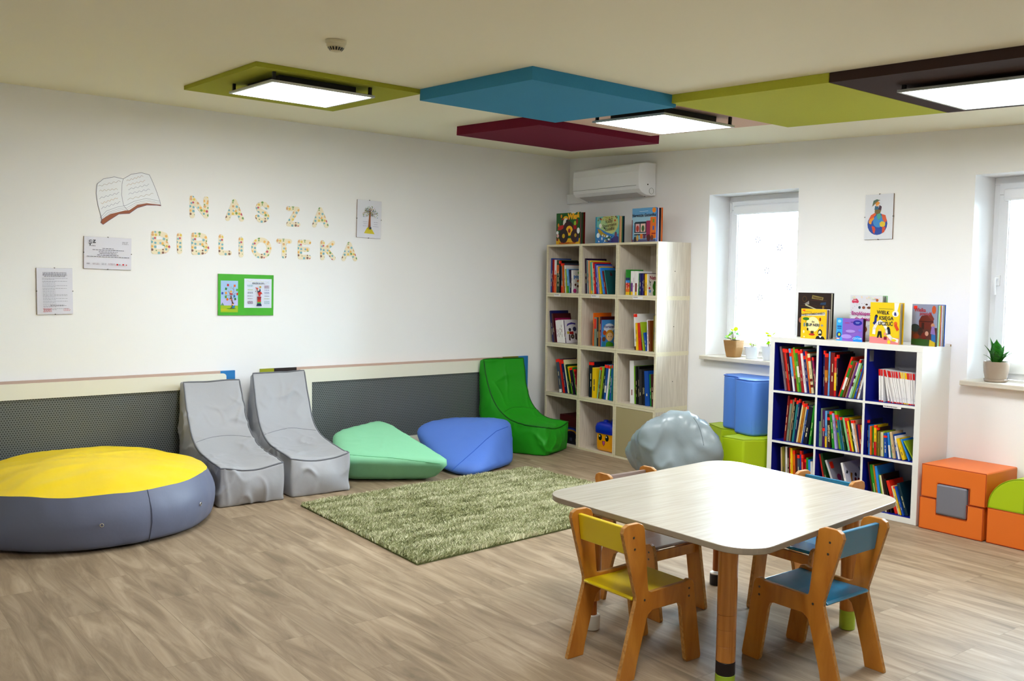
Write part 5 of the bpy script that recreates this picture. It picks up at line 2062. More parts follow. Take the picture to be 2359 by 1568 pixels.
COVERS = {
    ('t', 0, 0, -1): ('white', [('rect', 0, 0, 1, 1, 'e4e2e0'), ('text', 'pogoda', .52, .72, .30, '2c7cc0', 0, .01), ('disc', .5, .88, .10, '3c9a3c'), ('poly', [(.28, .52), (.45, .60), (.7, .58), (.98, .44), (.62, .40)], '2c3c9c'),
                              ('poly', [(.28, .52), (.45, .60), (.52, .48)], 'c82c30'), ('poly', [(.28, .52), (.52, .48), (.5, .42)], 'e8d02c'), ('disc', .2, .36, .07, '6a3020'), ('disc', .38, .30, .07, '6a3020'),
                              ('disc', .15, .1, .12, 'c84890')], 'white book with coloured letters on its cover, right end of the top left bay'),
    ('t', 0, 1, -1): ('turquoise', [('rect', 0, 0, 1, 1, '2a6a6c'), ('poly', [(.40, .94), (.36, .80), (.40, .76), (.50, .76), (.54, .80), (.45, .92)], '5c2028'), ('rect', .6, .06, .86, .16, '9a8a8c'), ('rect', .6, .14, .84, .19, 'a02030')],
                      'book with teal cover facing out, right end of the top middle bay, tall bookcase'),
    ('t', 0, 2, -1): ('white', [('rect', 0, 0, 1, 1, 'dcd6cc'), ('text', 'Natura', .55, .82, .30, 'a83048', 0, .01), ('disc', .66, .42, .28, '4c8a28'), ('disc', .55, .60, .09, '3c7a24'), ('disc', .84, .58, .09, '3c7a24'), ('disc', .70, .40, .06, '802820'),
                              ('disc', .64, .10, .24, '5a9a30'), ('disc', .12, .34, .07, 'c83848'), ('disc', .16, .20, .09, '7a9ac8'), ('line', [(.10, .70), (.2, .46)], .02, '2c6a48'), ('disc', .2, .62, .04, '5a2c5a')],
                      'white book with green frog cover facing out, right end of top right bay, tall bookcase'),
    ('t', 1, 0, -1): ('white', [('rect', 0, 0, 1, 1, 'dcd8dc'), ('poly', [(.12, .72), (.35, .80), (.6, .82), (.82, .79), (.84, .86), (.5, .90), (.2, .84)], '5a4a9c'), ('disc', .52, .28, .15, '6a5a58'), ('disc', .52, .28, .08, '2a2020'),
                              ('disc', .52, .28, .035, 'd8c8a0'), ('rect', .3, .38, .62, .50, 'b02c24'), ('disc', .35, .58, .10, '3a3048'), ('disc', .72, .60, .14, '4a4a78'), ('poly', [(.22, .12), (.34, .10), (.34, .38), (.24, .36)], '4c2028'),
                              ('poly', [(.72, .16), (.84, .12), (.86, .40), (.74, .42)], '4c2028'), ('disc', .2, .45, .09, 'c8b848')],
                      'whitish book with red car on its cover, leaning at the right of second left bay'),
    ('t', 1, 1, -1): ('light blue', [('rect', 0, 0, 1, 1, '5c9cd0'), ('disc', .5, .70, .38, 'dfe6f0', .22), ('text', 'Florianek', .5, .74, .20, '5a4a90', 0, .004), ('disc', .55, .42, .28, 'dca83c'), ('disc', .56, .36, .22, 'f0d0a4'),
                                   ('disc', .48, .37, .025, '302820'), ('disc', .65, .37, .025, '302820'), ('poly', [(.28, .0), (.32, .14), (.5, .20), (.78, .12), (.84, 0)], '62a82c'), ('disc', .2, .52, .12, 'c86830'), ('disc', .16, .28, .12, '8a5c38'),
                                   ('poly', [(.02, .0), (.04, .18), (.24, .18), (.26, 0)], '3c94b0'), ('disc', .95, .2, .12, 'e0b82c')],
                      'light blue book with a fair haired boy on its cover in second middle bay'),
    ('k', 2, 1, -2): ('light grey', [('rect', 0, 0, 1, 1, '9a98a4'), ('disc', .35, .55, .10, 'a03c70'), ('disc', .7, .80, .08, '7a7a40'), ('disc', .7, .5, .06, '8a3030'), ('disc', .2, .3, .06, '304058'), ('disc', .55, .3, .07, '803048'), ('rect', .08, .78, .25, .94, 'ff3a14'),
                                   ('disc', .85, .3, .08, '383848')], 'grey white picture book with small animals and red sticker in bottom middle bay'),
    ('k', 2, 1, -1): ('white', [('rect', 0, 0, 1, 1, 'e2e0e6'), ('poly', [(.26, .28), (.32, .30), (.36, .62), (.42, .70), (.34, .74), (.28, .66)], 'c8903c'), ('disc', .28, .30, .12, 'c8903c', .06), ('disc', .52, .55, .06, '9a2c30'), ('disc', .7, .5, .09, 'b0303c'),
                              ('disc', .58, .66, .06, '402030'), ('disc', .88, .52, .09, '8a7a70'), ('disc', .45, .28, .08, '5a2028'), ('disc', .68, .30, .06, '283048'), ('disc', .88, .25, .09, 'c04838'), ('line', [(.9, .6), (.84, .82)], .02, '5c7c8c'),
                              ('line', [(.9, .6), (.98, .8)], .02, '5c7c8c'), ('poly', [(.06, .74), (.14, .82), (.2, .76), (.14, .72)], '303840')],
                      'white picture book with a giraffe on its cover in the bottom middle bay'),
    ('k', 0, 2, -1): None,
}
for k_ in list(COVERS):
    if COVERS[k_] is None:
        del COVERS[k_]
BRND = random.Random(11)


def shelf_book(sh, r_, c, i, n, inset, u, lean, T, H, col, st, bands):
    u0, u1, z0 = bay(sh, r_, c)
    Mx = TM if sh == 't' else KM
    mag = (sh, r_, c) == ('k', 0, 2)
    D = min(.27 if sh == 't' else .28, max(.14, H * BRND.uniform(.70, .82)))
    ins = inset + BRND.uniform(-.004, .012)
    zz = z0 + .0006 + (max(0, T * math.sin(lean)) if lean > 0 else 0)
    BM = Mx @ Matrix.Translation((ins, -u, zz)) @ Matrix.Rotation(lean, 4, 'X')
    hard = .0018 if T > .009 else .0008
    cb = B()
    cm = cmat(col)
    ck = COVERS.get((sh, r_, c, i - n))
    cm2 = cmat(ck[0]) if ck else cm
    cb.box(0, D, -hard, 0, 0, H, cm)
    cb.box(0, D, -T, -T + hard, 0, H, cm2)
    cb.box(0, hard, -T + hard, -hard, 0, H, cm)
    txt = None
    zone = [.12, .9]
    if bands:
        for bd in bands.split(';'):
            if bd.startswith('T:'):
                txt = bd[2:]
                continue
            nm, a, q = bd.split(':')
            a, q = float(a), float(q)
            cb.box(-.0004, 0, -T, 0, a * H, q * H, cmat(nm))
    # title printed on the spine
    tc_ = 'cream' if col in DARKC else BRND.choice(['dark grey', 'navy blue', 'dark red'])
    if txt:
        vs, fs = text_mesh(txt, T * .80, .0004)
        RM = Matrix(((0, 0, -1, -.0006), (1, 0, 0, 0), (0, -1, 0, 0), (0, 0, 0, 1)))
        # reads top to bottom: text x -> -z, text y -> +y(left)
        RM = Matrix(((0, 0, -1, -.0006), (0, 1, 0, -T / 2), (-1, 0, 0, H * .42), (0, 0, 0, 1)))
        cb.add(vs, fs, cmat('cream'), RM)
    elif not mag and T > .0075:
        z = BRND.uniform(.18, .35)
        for k in range(BRND.choice([1, 2, 2, 3])):
            l = BRND.uniform(.07, .22)
            if z + l > .82:
                break
            yy = BRND.uniform(.38, .45)
            cb.box(-.0006, -.0004, -T * (1 - yy), -T * yy, z * H, (z + l) * H, cmat(tc_))
            z += l + BRND.uniform(.03, .12)
    if mag:
        for k in range(3):
            cb.box(-.0006, -.0004, -T * .7, -T * .35, (.12 + .02 * BRND.random() + k * .03) * H, (.13 + k * .03) * H, cmat(BRND.choice(['blue', 'dark grey', 'dark red', 'teal'])))
    where = '%s %s bay of the %s' % (RN[sh][r_], CN_[c], 'tall bookcase' if sh == 't' else 'white bookcase')
    if mag:
        head = bands.split(':')[0]
        label = 'thin magazine, %s top band, %s from left, top right bay, white bookcase' % (head, NUM[i])
    elif ck:
        label = ck[2]
    else:
        label = '%s book, %s from left in the %s' % (col, NUM[i], where)
    o = cb.build('magazine' if mag else 'book', None, BM)
    tag(o, label, 'magazine' if mag else 'book', ('magazines' if mag else 'books') + ' in the ' + where)
    B().box(hard, D - .003, -T + hard, -hard, .003, H - .003, M_PAPER).build('page_block', o)
    if st:
        zt = {'s': .995, 't': .90, 'm': .52}[st]
        sb_ = B()
        sb_.box(-.0009, -.0004, -T, 0, (zt - .085) * H, zt * H, M_STICK)
        sb_.box(-.0009, .018, -T - .0005, -T, (zt - .085) * H, zt * H, M_STICK)
        sb_.build('spine_sticker', o)
    if ck:
        AM_ = Matrix(((1, 0, 0, 0), (0, 0, -1, -T), (0, 1, 0, 0), (0, 0, 0, 1)))
        art(o, 'cover_picture', ck[1], D, H, .0003, AM_)
    return o


for (sh, r_, c), inset, rows in BOOKS:
    for i, row in enumerate(rows):
        shelf_book(sh, r_, c, i, len(rows), inset, *row)


def standing(Mx, u, ins, T, D, H, z0, col, lean=0):
    pass


# loose sheets lying over the magazines
u0, u1, z0 = bay('k', 0, 2)
tag(B().box(.05, .28, -u1 + .004, -u1 + .21, 0, .004, mat('dark_folder', '3a3a42', .6, .3)).build('paper_folder', None,
    KM @ Matrix.Translation((0, 0, z0 + .214)) @ Matrix.Rotation(R(2.2), 4, 'X') @ Matrix.Translation((0, 0, .007))),
    'dark grey folder lying flat on top of the white magazines', 'folder')

# ---------------------------------------------------------------- boxes and storage head in the tall bookcase
def game_box(label, u0, u1, z0, z1, m, deco, ins=.05, d=.26):
    o = B().box(0, d, -(u1 - u0), 0, 0, z1 - z0, m).build('game_box', None, TM @ Matrix.Translation((ins, -u0, z0)), bevel=.001)
    tag(o, label, 'box', 'boxes in the bottom left bay of the tall bookcase')
    AM_ = Matrix(((0, 0, -1, 0), (-1, 0, 0, 0), (0, 1, 0, 0), (0, 0, 0, 1)))
    if deco:
        art(o, 'printed_side', deco, u1 - u0, z1 - z0, .0004, AM_)
    return o


b0, b1, bz = bay('t', 3, 0)
game_box('dark navy game box, lowest of the stack in the bottom left bay', .17, .445, bz + .0006, bz + .095, mat('navy_box', '262838', .5, .3),
         [('rect', .1, .2, .3, .5, '4a4a60'), ('rect', .5, .3, .62, .6, '585870'), ('rect', .78, .3, .9, .6, '7a7048')])
game_box('box with coloured arcs between the navy and the dark red boxes', .21, .442, bz + .0958, bz + .155, mat('violet_box', '302848', .5, .3),
         [('disc', .5, .2, .42, '30489c', .16), ('disc', .5, .1, .34, 'b8902c', .13), ('disc', .5, .0, .26, '302848', .10)])
game_box('dark red game box on top of the stack in the bottom left bay', .165, .445, bz + .156, bz + .255, mat('dark_red_box', '5a0e10', .5, .3), [])

b0, b1, bz = bay('t', 3, 1)
M_TOYY = mat('yellow_toy_plastic', 'e8ae0c', .3, .5)
M_TOYB = mat('blue_toy_plastic', '143cb4', .22, .5)
M_BLACK = mat('black_print', '0c0c0c', .2, .5)
t = thing('storage_head_box', 'yellow plastic storage box with a smiling face and a blue lid', 'storage box', TM @ Matrix.Translation((.155, -.775, bz + .0006)) @ Matrix.Rotation(R(0), 4, 'Z'))
rp = lambda w_, r_: rounded_poly([(-w_, -w_), (w_, -w_), (w_, w_), (-w_, w_)], r_, 8)
bd = B()
lv = [(.098, .03, .0), (.114, .04, .012), (.118, .045, .04), (.118, .045, .165)]
rings = []
vs, fs = [], []
for w_, r_, z in lv:
    p = rp(w_, r_)
    vs += [(x, y, z) for x, y in p]
nn = len(p)
for k in range(len(lv) - 1):
    for i in range(nn):
        j = (i + 1) % nn
        fs.append((k * nn + i, k * nn + j, (k + 1) * nn + j, (k + 1) * nn + i))
fs.append(tuple(range(nn - 1, -1, -1)))
fs.append(tuple((len(lv) - 1) * nn + i for i in range(nn)))
bd.add(vs, fs, M_TOYY)
bd.build('body', t, smooth='angle', angle=50)
ld = B()
lv = [(.126, .05, .155), (.131, .052, .165), (.131, .052, .205), (.122, .05, .235), (.102, .045, .248), (.06, .03, .252)]
vs, fs = [], []
for w_, r_, z in lv:
    vs += [(x, y, z) for x, y in rp(w_, r_)]
for k in range(len(lv) - 1):
    for i in range(nn):
        j = (i + 1) % nn
        fs.append((k * nn + i, k * nn + j, (k + 1) * nn + j, (k + 1) * nn + i))
fs.append(tuple(range(nn - 1, -1, -1)))
fs.append(tuple((len(lv) - 1) * nn + i for i in range(nn)))
ld.add(vs, fs, M_TOYB)
for a in (-.05, .05):
    for q_ in (-.05, .05):
        ld.lathe([(.022, .248), (.022, .262), (.018, .266)], M_TOYB, Matrix.Translation((a, q_, 0)), n=20)
ld.build('lid', t, smooth='angle', angle=50)
AM_ = Matrix(((0, 0, -1, -.1185), (-1, 0, 0, .118), (0, 1, 0, .0), (0, 0, 0, 1)))
fc = [('disc', .30, .60, .095, '101010', .115), ('disc', .66, .60, .095, '101010', .115), ('disc', .27, .65, .028, 'f4f4f4'), ('disc', .63, .65, .028, 'f4f4f4'),
      ('poly', [(.41, .46), (.57, .46), (.55, .32), (.49, .24), (.43, .32)], '301020'), ('poly', [(.425, .447), (.555, .447), (.535, .33), (.49, .265), (.445, .33)], 'c0609c')]
for cx in (.31, .67):
    fc.append(('line', [(cx - .07, .80), (cx - .045, .855), (cx, .875), (cx + .045, .855), (cx + .07, .80)], .017, '101010'))
art(t, 'face_print', fc, .236, .20, .0004, AM_)


# ---------------------------------------------------------------- open books displayed upright on the bookcase tops
def display_book(name, label, P, z0, w, h, ang, spread, leaves, front, back_col, spine_col, shapes, lean=0.0, page_cols=None, th_=.003):
    """board book standing with its spine at P, front cover running at angle ang (0 = along the wall to the right), leaves fanned behind"""
    t = thing(name, label, 'book', Matrix.Translation((P[0], P[1], z0)))

    def fr_(a):   # local frame x along the cover, y up, z toward the viewer
        d_ = Vector((math.sin(a), -math.cos(a), 0))
        return frame((0, 0, 0), d_, (0, 0, 1))
    Fm = fr_(ang)
    c = B().box(0, w, 0, h, 0, th_, cmat(front), None, {'-x': cmat(spine_col)}).build('front_cover', t, Fm)
    art(c, 'cover_picture', shapes, w, h, th_ + .0003)
    n = leaves
    pc = page_cols or ['paper']
    for k in range(n):
        a = ang + spread * (k + 1) / (n + 1)
        B().box(.004, w - .004, .003, h - .004, -.0008, .0008, cmat(pc[k % len(pc)])).build('page', t, fr_(a))
    B().box(0, w, 0, h, -th_, 0, cmat(back_col), None, {'-x': cmat(spine_col)}).build('back_cover', t, fr_(ang + spread))
    return t


TTOP = THH + .0008
# Wieś: tractor book
sh_ = [('rect', 0, 0, 1, 1, '1c7434'), ('rect', 0, 0, 1, .19, 'e8c01c'), ('poly', [(.62, 1), (.66, .96), (.80, .965), (.84, 1)], 'f0f0ea'), ('text', 'Wieś', .74, .87, .205, 'f0c02c', 0, .014),
       ('line', [(.22, .62), (.26, .82)], .012, '181818'), ('line', [(.54, .80), (.60, .60)], .012, '181818'), ('poly', [(.20, .78), (.30, .85), (.54, .83), (.58, .78), (.40, .80)], 'c02420'),
       ('disc', .40, .84, .10, 'e8c02c', .05), ('disc', .40, .68, .11, 'e8e4de', .13), ('disc', .46, .73, .05, '282020'),
       ('rect', .08, .46, .86, .60, 'b81c20'), ('poly', [(.05, .46), (.10, .60), (.34, .62), (.34, .46)], 'c82c24'), ('disc', .52, .50, .22, '4c1424', .20), ('disc', .56, .43, .145, 'f0c41c', .135), ('disc', .56, .43, .055, '9c1c20', .06),
       ('disc', .32, .27, .20, '3a2028', .20), ('disc', .32, .27, .06, 'd8bc2c'), ('disc', .80, .26, .18, '4c1c28', .18), ('disc', .82, .28, .05, 'c8a82c'),
       ('disc', .22, .90, .035, 'e0a028', .05), ('disc', .10, .62, .035, 'e0a028', .05), ('disc', .80, .66, .05, 'a8c838', .06), ('disc', .88, .70, .04, 'a83030', .08),
       ('disc', .94, .42, .06, 'f0f0f0', .08), ('disc', .06, .38, .05, 'f0f0f0'), ('disc', .08, .28, .05, 'e0b8b0'), ('disc', .92, .14, .04, '28407c', .06), ('disc', .06, .16, .04, '9c3c20'),
       ('text', 'Książka pojazdów w ruchu', .48, .045, .062, 'c84018', 0, .002)]
display_book('display_book', 'green and yellow tractor picture book titled Wieś standing on the tall bookcase', (-.345, -.235), TTOP, .33, .282, R(-.5), R(9), 5, 'dark green', 'dark red', 'green', sh_,
             page_cols=['pink', 'green', 'navy blue', 'olive', 'maroon'], th_=.006)
sh_ = [('rect', 0, 0, 1, 1, '3f9cb8'), ('rect', .055, 0, 1, 1, '7fc0bc'), ('disc', .6, .72, .38, 'c8cc90', .30), ('disc', .35, .62, .18, 'b8d0a0'), ('poly', [(.055, 0), (1, 0), (1, .34), (.8, .30), (.5, .40), (.055, .62)], '4a90c8'),
       ('poly', [(.35, .07), (.55, .03), (1, .0), (1, .22), (.86, .28), (.74, .18)], '4c4488'), ('poly', [(.10, .55), (.14, .42), (.30, .25), (.52, .20), (.60, .26), (.36, .38), (.24, .50)], 'c0a828'),
       ('poly', [(.40, .16), (.62, .26), (.74, .24), (.60, .14)], '3a7868'), ('disc', .13, .30, .07, 'e8f0f0'), ('disc', .22, .66, .06, 'e8e8e0'), ('text', 'Kiedy', .62, .80, .13, '6a5a3c', .1, .002), ('text', 'Stworzenie', .64, .66, .13, '6a5a3c', .1, .002),
       ('text', 'Książki', .66, .52, .13, '6a5a3c', .1, .002), ('disc', .84, .83, .03, 'c85030'), ('disc', .40, .56, .03, '404860'), ('disc', .88, .32, .05, '8a5a70', .07)]
for k in range(40):
    sh_.append(('disc', rnd.uniform(.08, .95), rnd.uniform(.86, .99), rnd.uniform(.01, .022), rnd.choice(['a83c28', 'c86838', '6a8a38', 'c8b848', '385860'])))
for k in range(26):
    sh_.append(('disc', rnd.uniform(.08, .7), rnd.uniform(.02, .3), rnd.uniform(.01, .03), rnd.choice(['e0ecf0', '88b0e0', '3868a8', 'c8c040', 'e0e0d8'])))
display_book('display_book', 'turquoise storybook with a painted underwater cover, middle of the tall bookcase top', (-.345, -.760), TTOP, .30, .228, R(-1.2), R(12.5), 5, 'turquoise', 'dark navy', 'dark teal', sh_,
             page_cols=['beige', 'peach', 'cream', 'olive', 'teal'])
sh_ = [('rect', 0, 0, 1, 1, '8cbcd4'), ('rect', 0, .55, 1, 1, '78acd0'), ('disc', .5, .62, .6, 'a8c8d8', .18), ('disc', .90, .92, .075, 'e89c28'), ('text', 'Nareszcie Gwiazdka!', .51, .785, .118, '282c4c', 0, .003),
       ('rect', .30, .898, .66, .906, 'e8f0f4'), ('rect', .34, .735, .70, .741, '50587c'), ('rect', .10, .20, .60, .56, '2c4454'), ('poly', [(.08, .54), (.14, .60), (.60, .60), (.62, .54)], '2c4454'),
       ('rect', .15, .30, .32, .54, 'dcb8b8'), ('rect', .36, .30, .56, .54, 'e4c8bc'), ('disc', .235, .40, .06, 'b84838', .09), ('disc', .46, .40, .06, '5c7c4c', .09), ('rect', .08, .24, .62, .27, 'c8d0d4'),
       ('rect', .60, .12, .76, .62, 'a83868'), ('rect', .76, .10, 1, .72, 'dc8428'), ('rect', .86, .56, .92, .66, '78a838'), ('rect', .86, .34, .92, .46, '3c70b8'), ('rect', .82, .22, .98, .26, 'a82c28'), ('rect', 0, 0, 1, .08, '6c6c8c'),
       ('rect', .35, .10, .46, .24, 'e08c30'), ('rect', .48, .10, .58, .22, '7c506c'), ('disc', .14, .08, .05, '3c2c3c', .09), ('disc', .24, .12, .05, 'c8a858', .09), ('disc', .70, .12, .08, '6c2c30', .10), ('disc', .84, .12, .06, '8c4c34', .08), ('rect', 0, 0, .03, .66, '9c4440')]
display_book('display_book', 'light blue Nareszcie Gwiazdka picture book with town houses, right end of tall bookcase top', (-.345, -1.212), TTOP, .28, .277, R(-.7), R(16), 7, 'sky blue', 'orange', 'red', sh_,
             page_cols=['navy blue', 'lavender', 'white', 'maroon', 'black', 'dark navy', 'peach'])

KTOP = KH + .0008
# brown drawer book lying against the wall behind the yellow one
sh_ = [('rect', 0, 0, 1, 1, '3c2620')]
for yy, x0, x1 in ((.83, .38, .88), (.70, .08, .58), (.70, .66, .9), (.50, .08, .5), (.28, .08, .8)):
    sh_.append(('rect', x0, yy, x1, yy + .010, '6a4028'))
sh_ += [('disc', .20, .86, .07, '6a4c20', .08), ('disc', .20, .86, .05, '2c1c18', .06), ('poly', [(.44, .95), (.78, .90), (.76, .84), (.42, .87)], '9c9058'), ('text', 'Niezwykłe', .60, .89, .07, '5c1c18', -.12, .002),
        ('poly', [(.14, .76), (.20, .75), (.34, .82), (.35, .74), (.28, .73)], '9c9894'), ('poly', [(.68, .74), (.70, .78), (.86, .80), (.85, .74)], '345474'),
        ('poly', [(.22, .72), (.24, .74), (.62, .63), (.60, .61)], 'c8c4a0'), ('disc', .78, .68, .03, '9c7c30', .05), ('disc', .12, .38, .08, 'b08070')]
display_book('display_book', 'large dark brown picture book standing behind the yellow book on the white bookcase', (-.235, -2.785), KTOP, .262, .312, R(1), R(7), 2, 'dark brown', 'black', 'black', sh_, th_=.004)
sh_ = [('rect', 0, 0, 1, 1, 'eac818'), ('poly', [(.0, .79), (.94, .905), (.945, .80), (.0, .695 + .05)], 'e4e4e0'), ('text', 'ŚWIĘCI UŚMIECHNIĘCI', .46, .828, .088, '6c5c58', .085, .002), ('rect', .06, .925, .16, .965, 'f04020'), ('rect', .10, .898, .42, .906, '6c5c20'),
       ('disc', .47, .48, .26, 'f0e8b8', .25), ('text', 'św.', .50, .57, .09, '4c4448', 0, .001), ('text', 'FILIP NERI', .48, .46, .125, '4c4c68', 0, .003), ('disc', .20, .66, .13, '3c8a2c', .05), ('line', [(.2, .64), (.2, .52)], .008, '6c4c28'),
       ('disc', .14, .46, .04, '8c9ca8', .07), ('disc', .25, .46, .035, '2c8a2c', .07), ('disc', .76, .66, .035, '9c3828', .06), ('disc', .84, .46, .05, 'a8a8a8', .035), ('rect', .40, .16, .52, .26, '5c4420'), ('disc', .45, .14, .12, 'c84424', .035),
       ('disc', .28, .31, .03, '282018', .05), ('disc', .77, .22, .085, '201c20', .11), ('disc', .765, .20, .055, 'f0e0c0', .08), ('poly', [(.70, .15), (.78, .10), (.84, .15), (.80, .20), (.74, .185)], '201c20'), ('poly', [(.60, 0), (.64, .09), (.78, .13), (.92, .08), (.97, 0)], '1c1a20'),
       ('poly', [(.72, .12), (.79, .04), (.85, .11)], 'f0ece0'), ('disc', .13, .22, .03, 'f0ecd0', .05), ('disc', .15, .05, .025, 'f0ecd0')]
display_book('display_book', 'yellow book with a bearded man on its cover, standing left on the white bookcase', (-.335, -2.886), KTOP, .21, .203, R(-3), R(10), 8, 'yellow', 'white', 'yellow', sh_,
             page_cols=['dark navy', 'white', 'slate grey', 'lavender', 'dark grey', 'mauve grey', 'dark brown', 'ochre'])
# purple board book (its cover figure is left out)
sh_ = [('rect', 0, 0, 1, 1, '9a78cc'), ('rect', 0, 0, .235, 1, '48b4e8'), ('disc', .80, .82, .17, '3038a8', .09), ('rect', .72, .835, .88, .85, 'b8c8f0'), ('rect', .74, .79, .86, .805, 'b8c8f0'), ('poly', [(.65, 0), (.66, .12), (.72, .22), (.82, .26), (.92, .22), (.98, .12), (1, 0)], '289ce8'),
       ('text', 'CZYTAM', .81, .13, .085, 'c8e8fc', 0, .002), ('disc', .11, .26, .09, '38549c', .10), ('disc', .12, .27, .045, 'c8d43c', .05), ('rect', .0, .06, .14, .12, 'e85830'), ('disc', .05, .09, .02, 'f0f0e8'), ('disc', .10, .09, .02, 'f0f0e8'),
       ('disc', .12, .86, .07, 'a8dcf4', .05), ('rect', .04, .60, .20, .66, '3c6cb0'), ('rect', .04, .52, .20, .56, '3c6cb0'), ('disc', .42, .80, .10, 'b060a8', .02), ('disc', .60, .84, .06, '70409c', .015), ('disc', .40, .20, .20, 'b8a4e0', .07), ('disc', .55, .44, .18, 'b8a4e0', .05), ('disc', .9, .5, .06, '8484dc', .04)]
display_book('display_book', 'small purple and blue board book standing between the two yellow books', (-.335, -3.168), KTOP, .20, .150, R(-1.5), R(7), 3, 'purple', 'maroon', 'sky blue', sh_,
             page_cols=['dark navy', 'navy blue', 'maroon'], th_=.005)
sh_ = [('rect', 0, 0, 1, 1, 'dcdce2'), ('disc', .16, .88, .085, 'd04c70', .062), ('disc', .10, .86, .05, 'd04c70', .045), ('disc', .22, .86, .05, 'd04c70', .045), ('text', 'Wielka', .16, .885, .035, 'f4d8e0', 0, .001), ('text', 'Encyklopedia', .42, .60, .135, 'b82c94', 0, .004),
       ('text', 'dla dzieci', .42, .475, .135, 'b82c94', 0, .004), ('disc', .30, .73, .04, '4c5c64'), ('disc', .43, .73, .05, '9c5c40', .04), ('disc', .60, .73, .07, '7c4c38', .035), ('disc', .52, .80, .04, '6c4c44', .025), ('disc', .40, .25, .16, '9c5430', .12), ('disc', .84, .90, .04, 'b86c34'),
       ('disc', .82, .72, .05, 'c8a030', .03)]
for k in range(30):
    a = k * .21
    sh_.append(('disc', .42 + .40 * math.cos(a), .56 + .26 * math.sin(a), .008, '60687c'))
for k in range(16):
    sh_.append(('disc', rnd.uniform(.06, .94), rnd.uniform(.92, .98), .02, rnd.choice(['e8d8c0', 'd8e0c8', 'e8d0d8'])))
display_book('display_book', 'white and pink children encyclopedia standing behind the second yellow book', (-.190, -3.170), KTOP, .24, .302, R(-1), R(17), 4, 'white', 'pale green', 'white', sh_,
             page_cols=['grey green', 'light grey', 'dark green', 'light grey'])
sh_ = [('rect', 0, 0, 1, 1, 'e8d014'), ('rect', 0, 0, 1, .155, 'e89c9c'), ('poly', [(.81, 1), (.98, 1), (.90, .75), (.83, .75)], 'eceae4'), ('disc', .86, .74, .11, 'eceae4', .09), ('text', 'WIELK', .45, .755, .145, '303048', -.02, .003), ('text', 'a', .86, .745, .17, '2c3c9c', 0, .008),
       ('text', 'KSIĘGA', .56, .62, .145, '303048', 0, .003), ('text', 'UCZUĆ', .55, .485, .145, '303048', 0, .003), ('rect', .30, .84, .78, .852, '9c9440'),
       ('line', [(.15, .24), (.16, .36), (.22, .47), (.36, .53), (.50, .47), (.58, .36), (.62, .24), (.76, .13), (.96, .09)], .05, 'eceae4'), ('disc', .22, .66, .05, '28242c'), ('line', [(.20, .64), (.19, .52), (.14, .48)], .04, '2c4494'), ('disc', .35, .32, .04, 'e8b898'),
       ('poly', [(.30, .30), (.41, .30), (.44, .13), (.38, .14), (.355, .22), (.31, .13), (.26, .14)], '28302c'), ('disc', .64, .38, .045, '201c24'), ('line', [(.66, .35), (.68, .26)], .045, '24344c'), ('disc', .54, .24, .045, 'e8a888'), ('rect', .50, .10, .60, .18, 'a02c4c'),
       ('disc', .88, .50, .06, 'e07838'), ('line', [(.88, .46), (.96, .36)], .05, 'd86030'), ('disc', .68, .05, .055, 'e8d434'), ('disc', .84, .10, .08, 'e8d434', .035)]
display_book('display_book', 'yellow Wielka księga uczuć picture book with playing children, taller of the yellow books', (-.345, -3.420), KTOP, .22, .262, R(-6), R(11), 7, 'yellow', 'yellow', 'orange red', sh_,
             page_cols=['light grey', 'paper', 'beige', 'dark green', 'paper', 'olive', 'ochre'], th_=.004)
sh_ = [('rect', 0, 0, 1, 1, 'a0a4b8'), ('rect', 0, 0, 1, .45, '6c4438'), ('disc', .4, .08, .6, '3c6428', .10), ('rect', .06, .88, .20, .96, 'f04020'), ('text', 'Wielka', .32, .86, .16, 'b84850', 0, .004), ('text', 'powódź', .55, .775, .14, 'b84850', 0, .003), ('poly', [(.28, .60), (.38, .72), (.60, .75), (.78, .70), (.86, .60), (.84, .40), (.3, .40)], '7c3828'),
       ('poly', [(.62, .72), (.76, .78), (.88, .66), (.84, .60)], '8c4838'), ('rect', .32, .58, .84, .60, '4c2018'), ('rect', .40, .40, .50, .56, '4c2820'), ('disc', .14, .42, .20, '3c4c50', .12), ('disc', .36, .34, .10, '4c3430', .12), ('disc', .20, .22, .12, '8c4424', .08), ('disc', .50, .24, .10, '7c3020', .10),
       ('disc', .86, .88, .08, 'c86c38', .12), ('disc', .84, .50, .07, 'c89c80'), ('poly', [(.76, .30), (.80, .48), (.90, .48), (.96, .26)], '9c84b8'), ('poly', [(.80, .12), (.80, .30), (.96, .28), (.97, .10)], '3c80b8'), ('poly', [(.72, .0), (.74, .16), (.95, .10), (.95, 0)], 'd0b830'), ('disc', .62, .30, .07, 'c8a090')]
display_book('display_book', 'open flood story picture book with an ark, rightmost on the white bookcase', (-.270, -3.665), KTOP, .21, .257, R(-17), R(20), 9, 'slate grey', 'blue', 'slate grey', sh_,
             page_cols=['green', 'white', 'lime green', 'orange', 'dark red', 'white', 'slate grey', 'brown', 'olive'])


# ================================================================ PLANTS ON THE SILLS
SZ = .9038
M_LEAFY = leaf_material('young_leaf_green', '9ccc18', .55)
M_LEAFG = leaf_material('mid_leaf_green', '5aa048', .4)
M_STEM = mat('plant_stem', '7a6a48', .6, .3)
M_SOIL = mat('potting_soil', '54402c', .9, .1)
M_BASK = mat('ribbed_brown_pot', 'b08f62', .7, .3)
M_POTW = mat('white_glazed_pot', 'e2e6ec', .3, .5)
M_POTG = mat('taupe_glazed_pot', 'b4a596', .25, .5)
PR = random.Random(8)


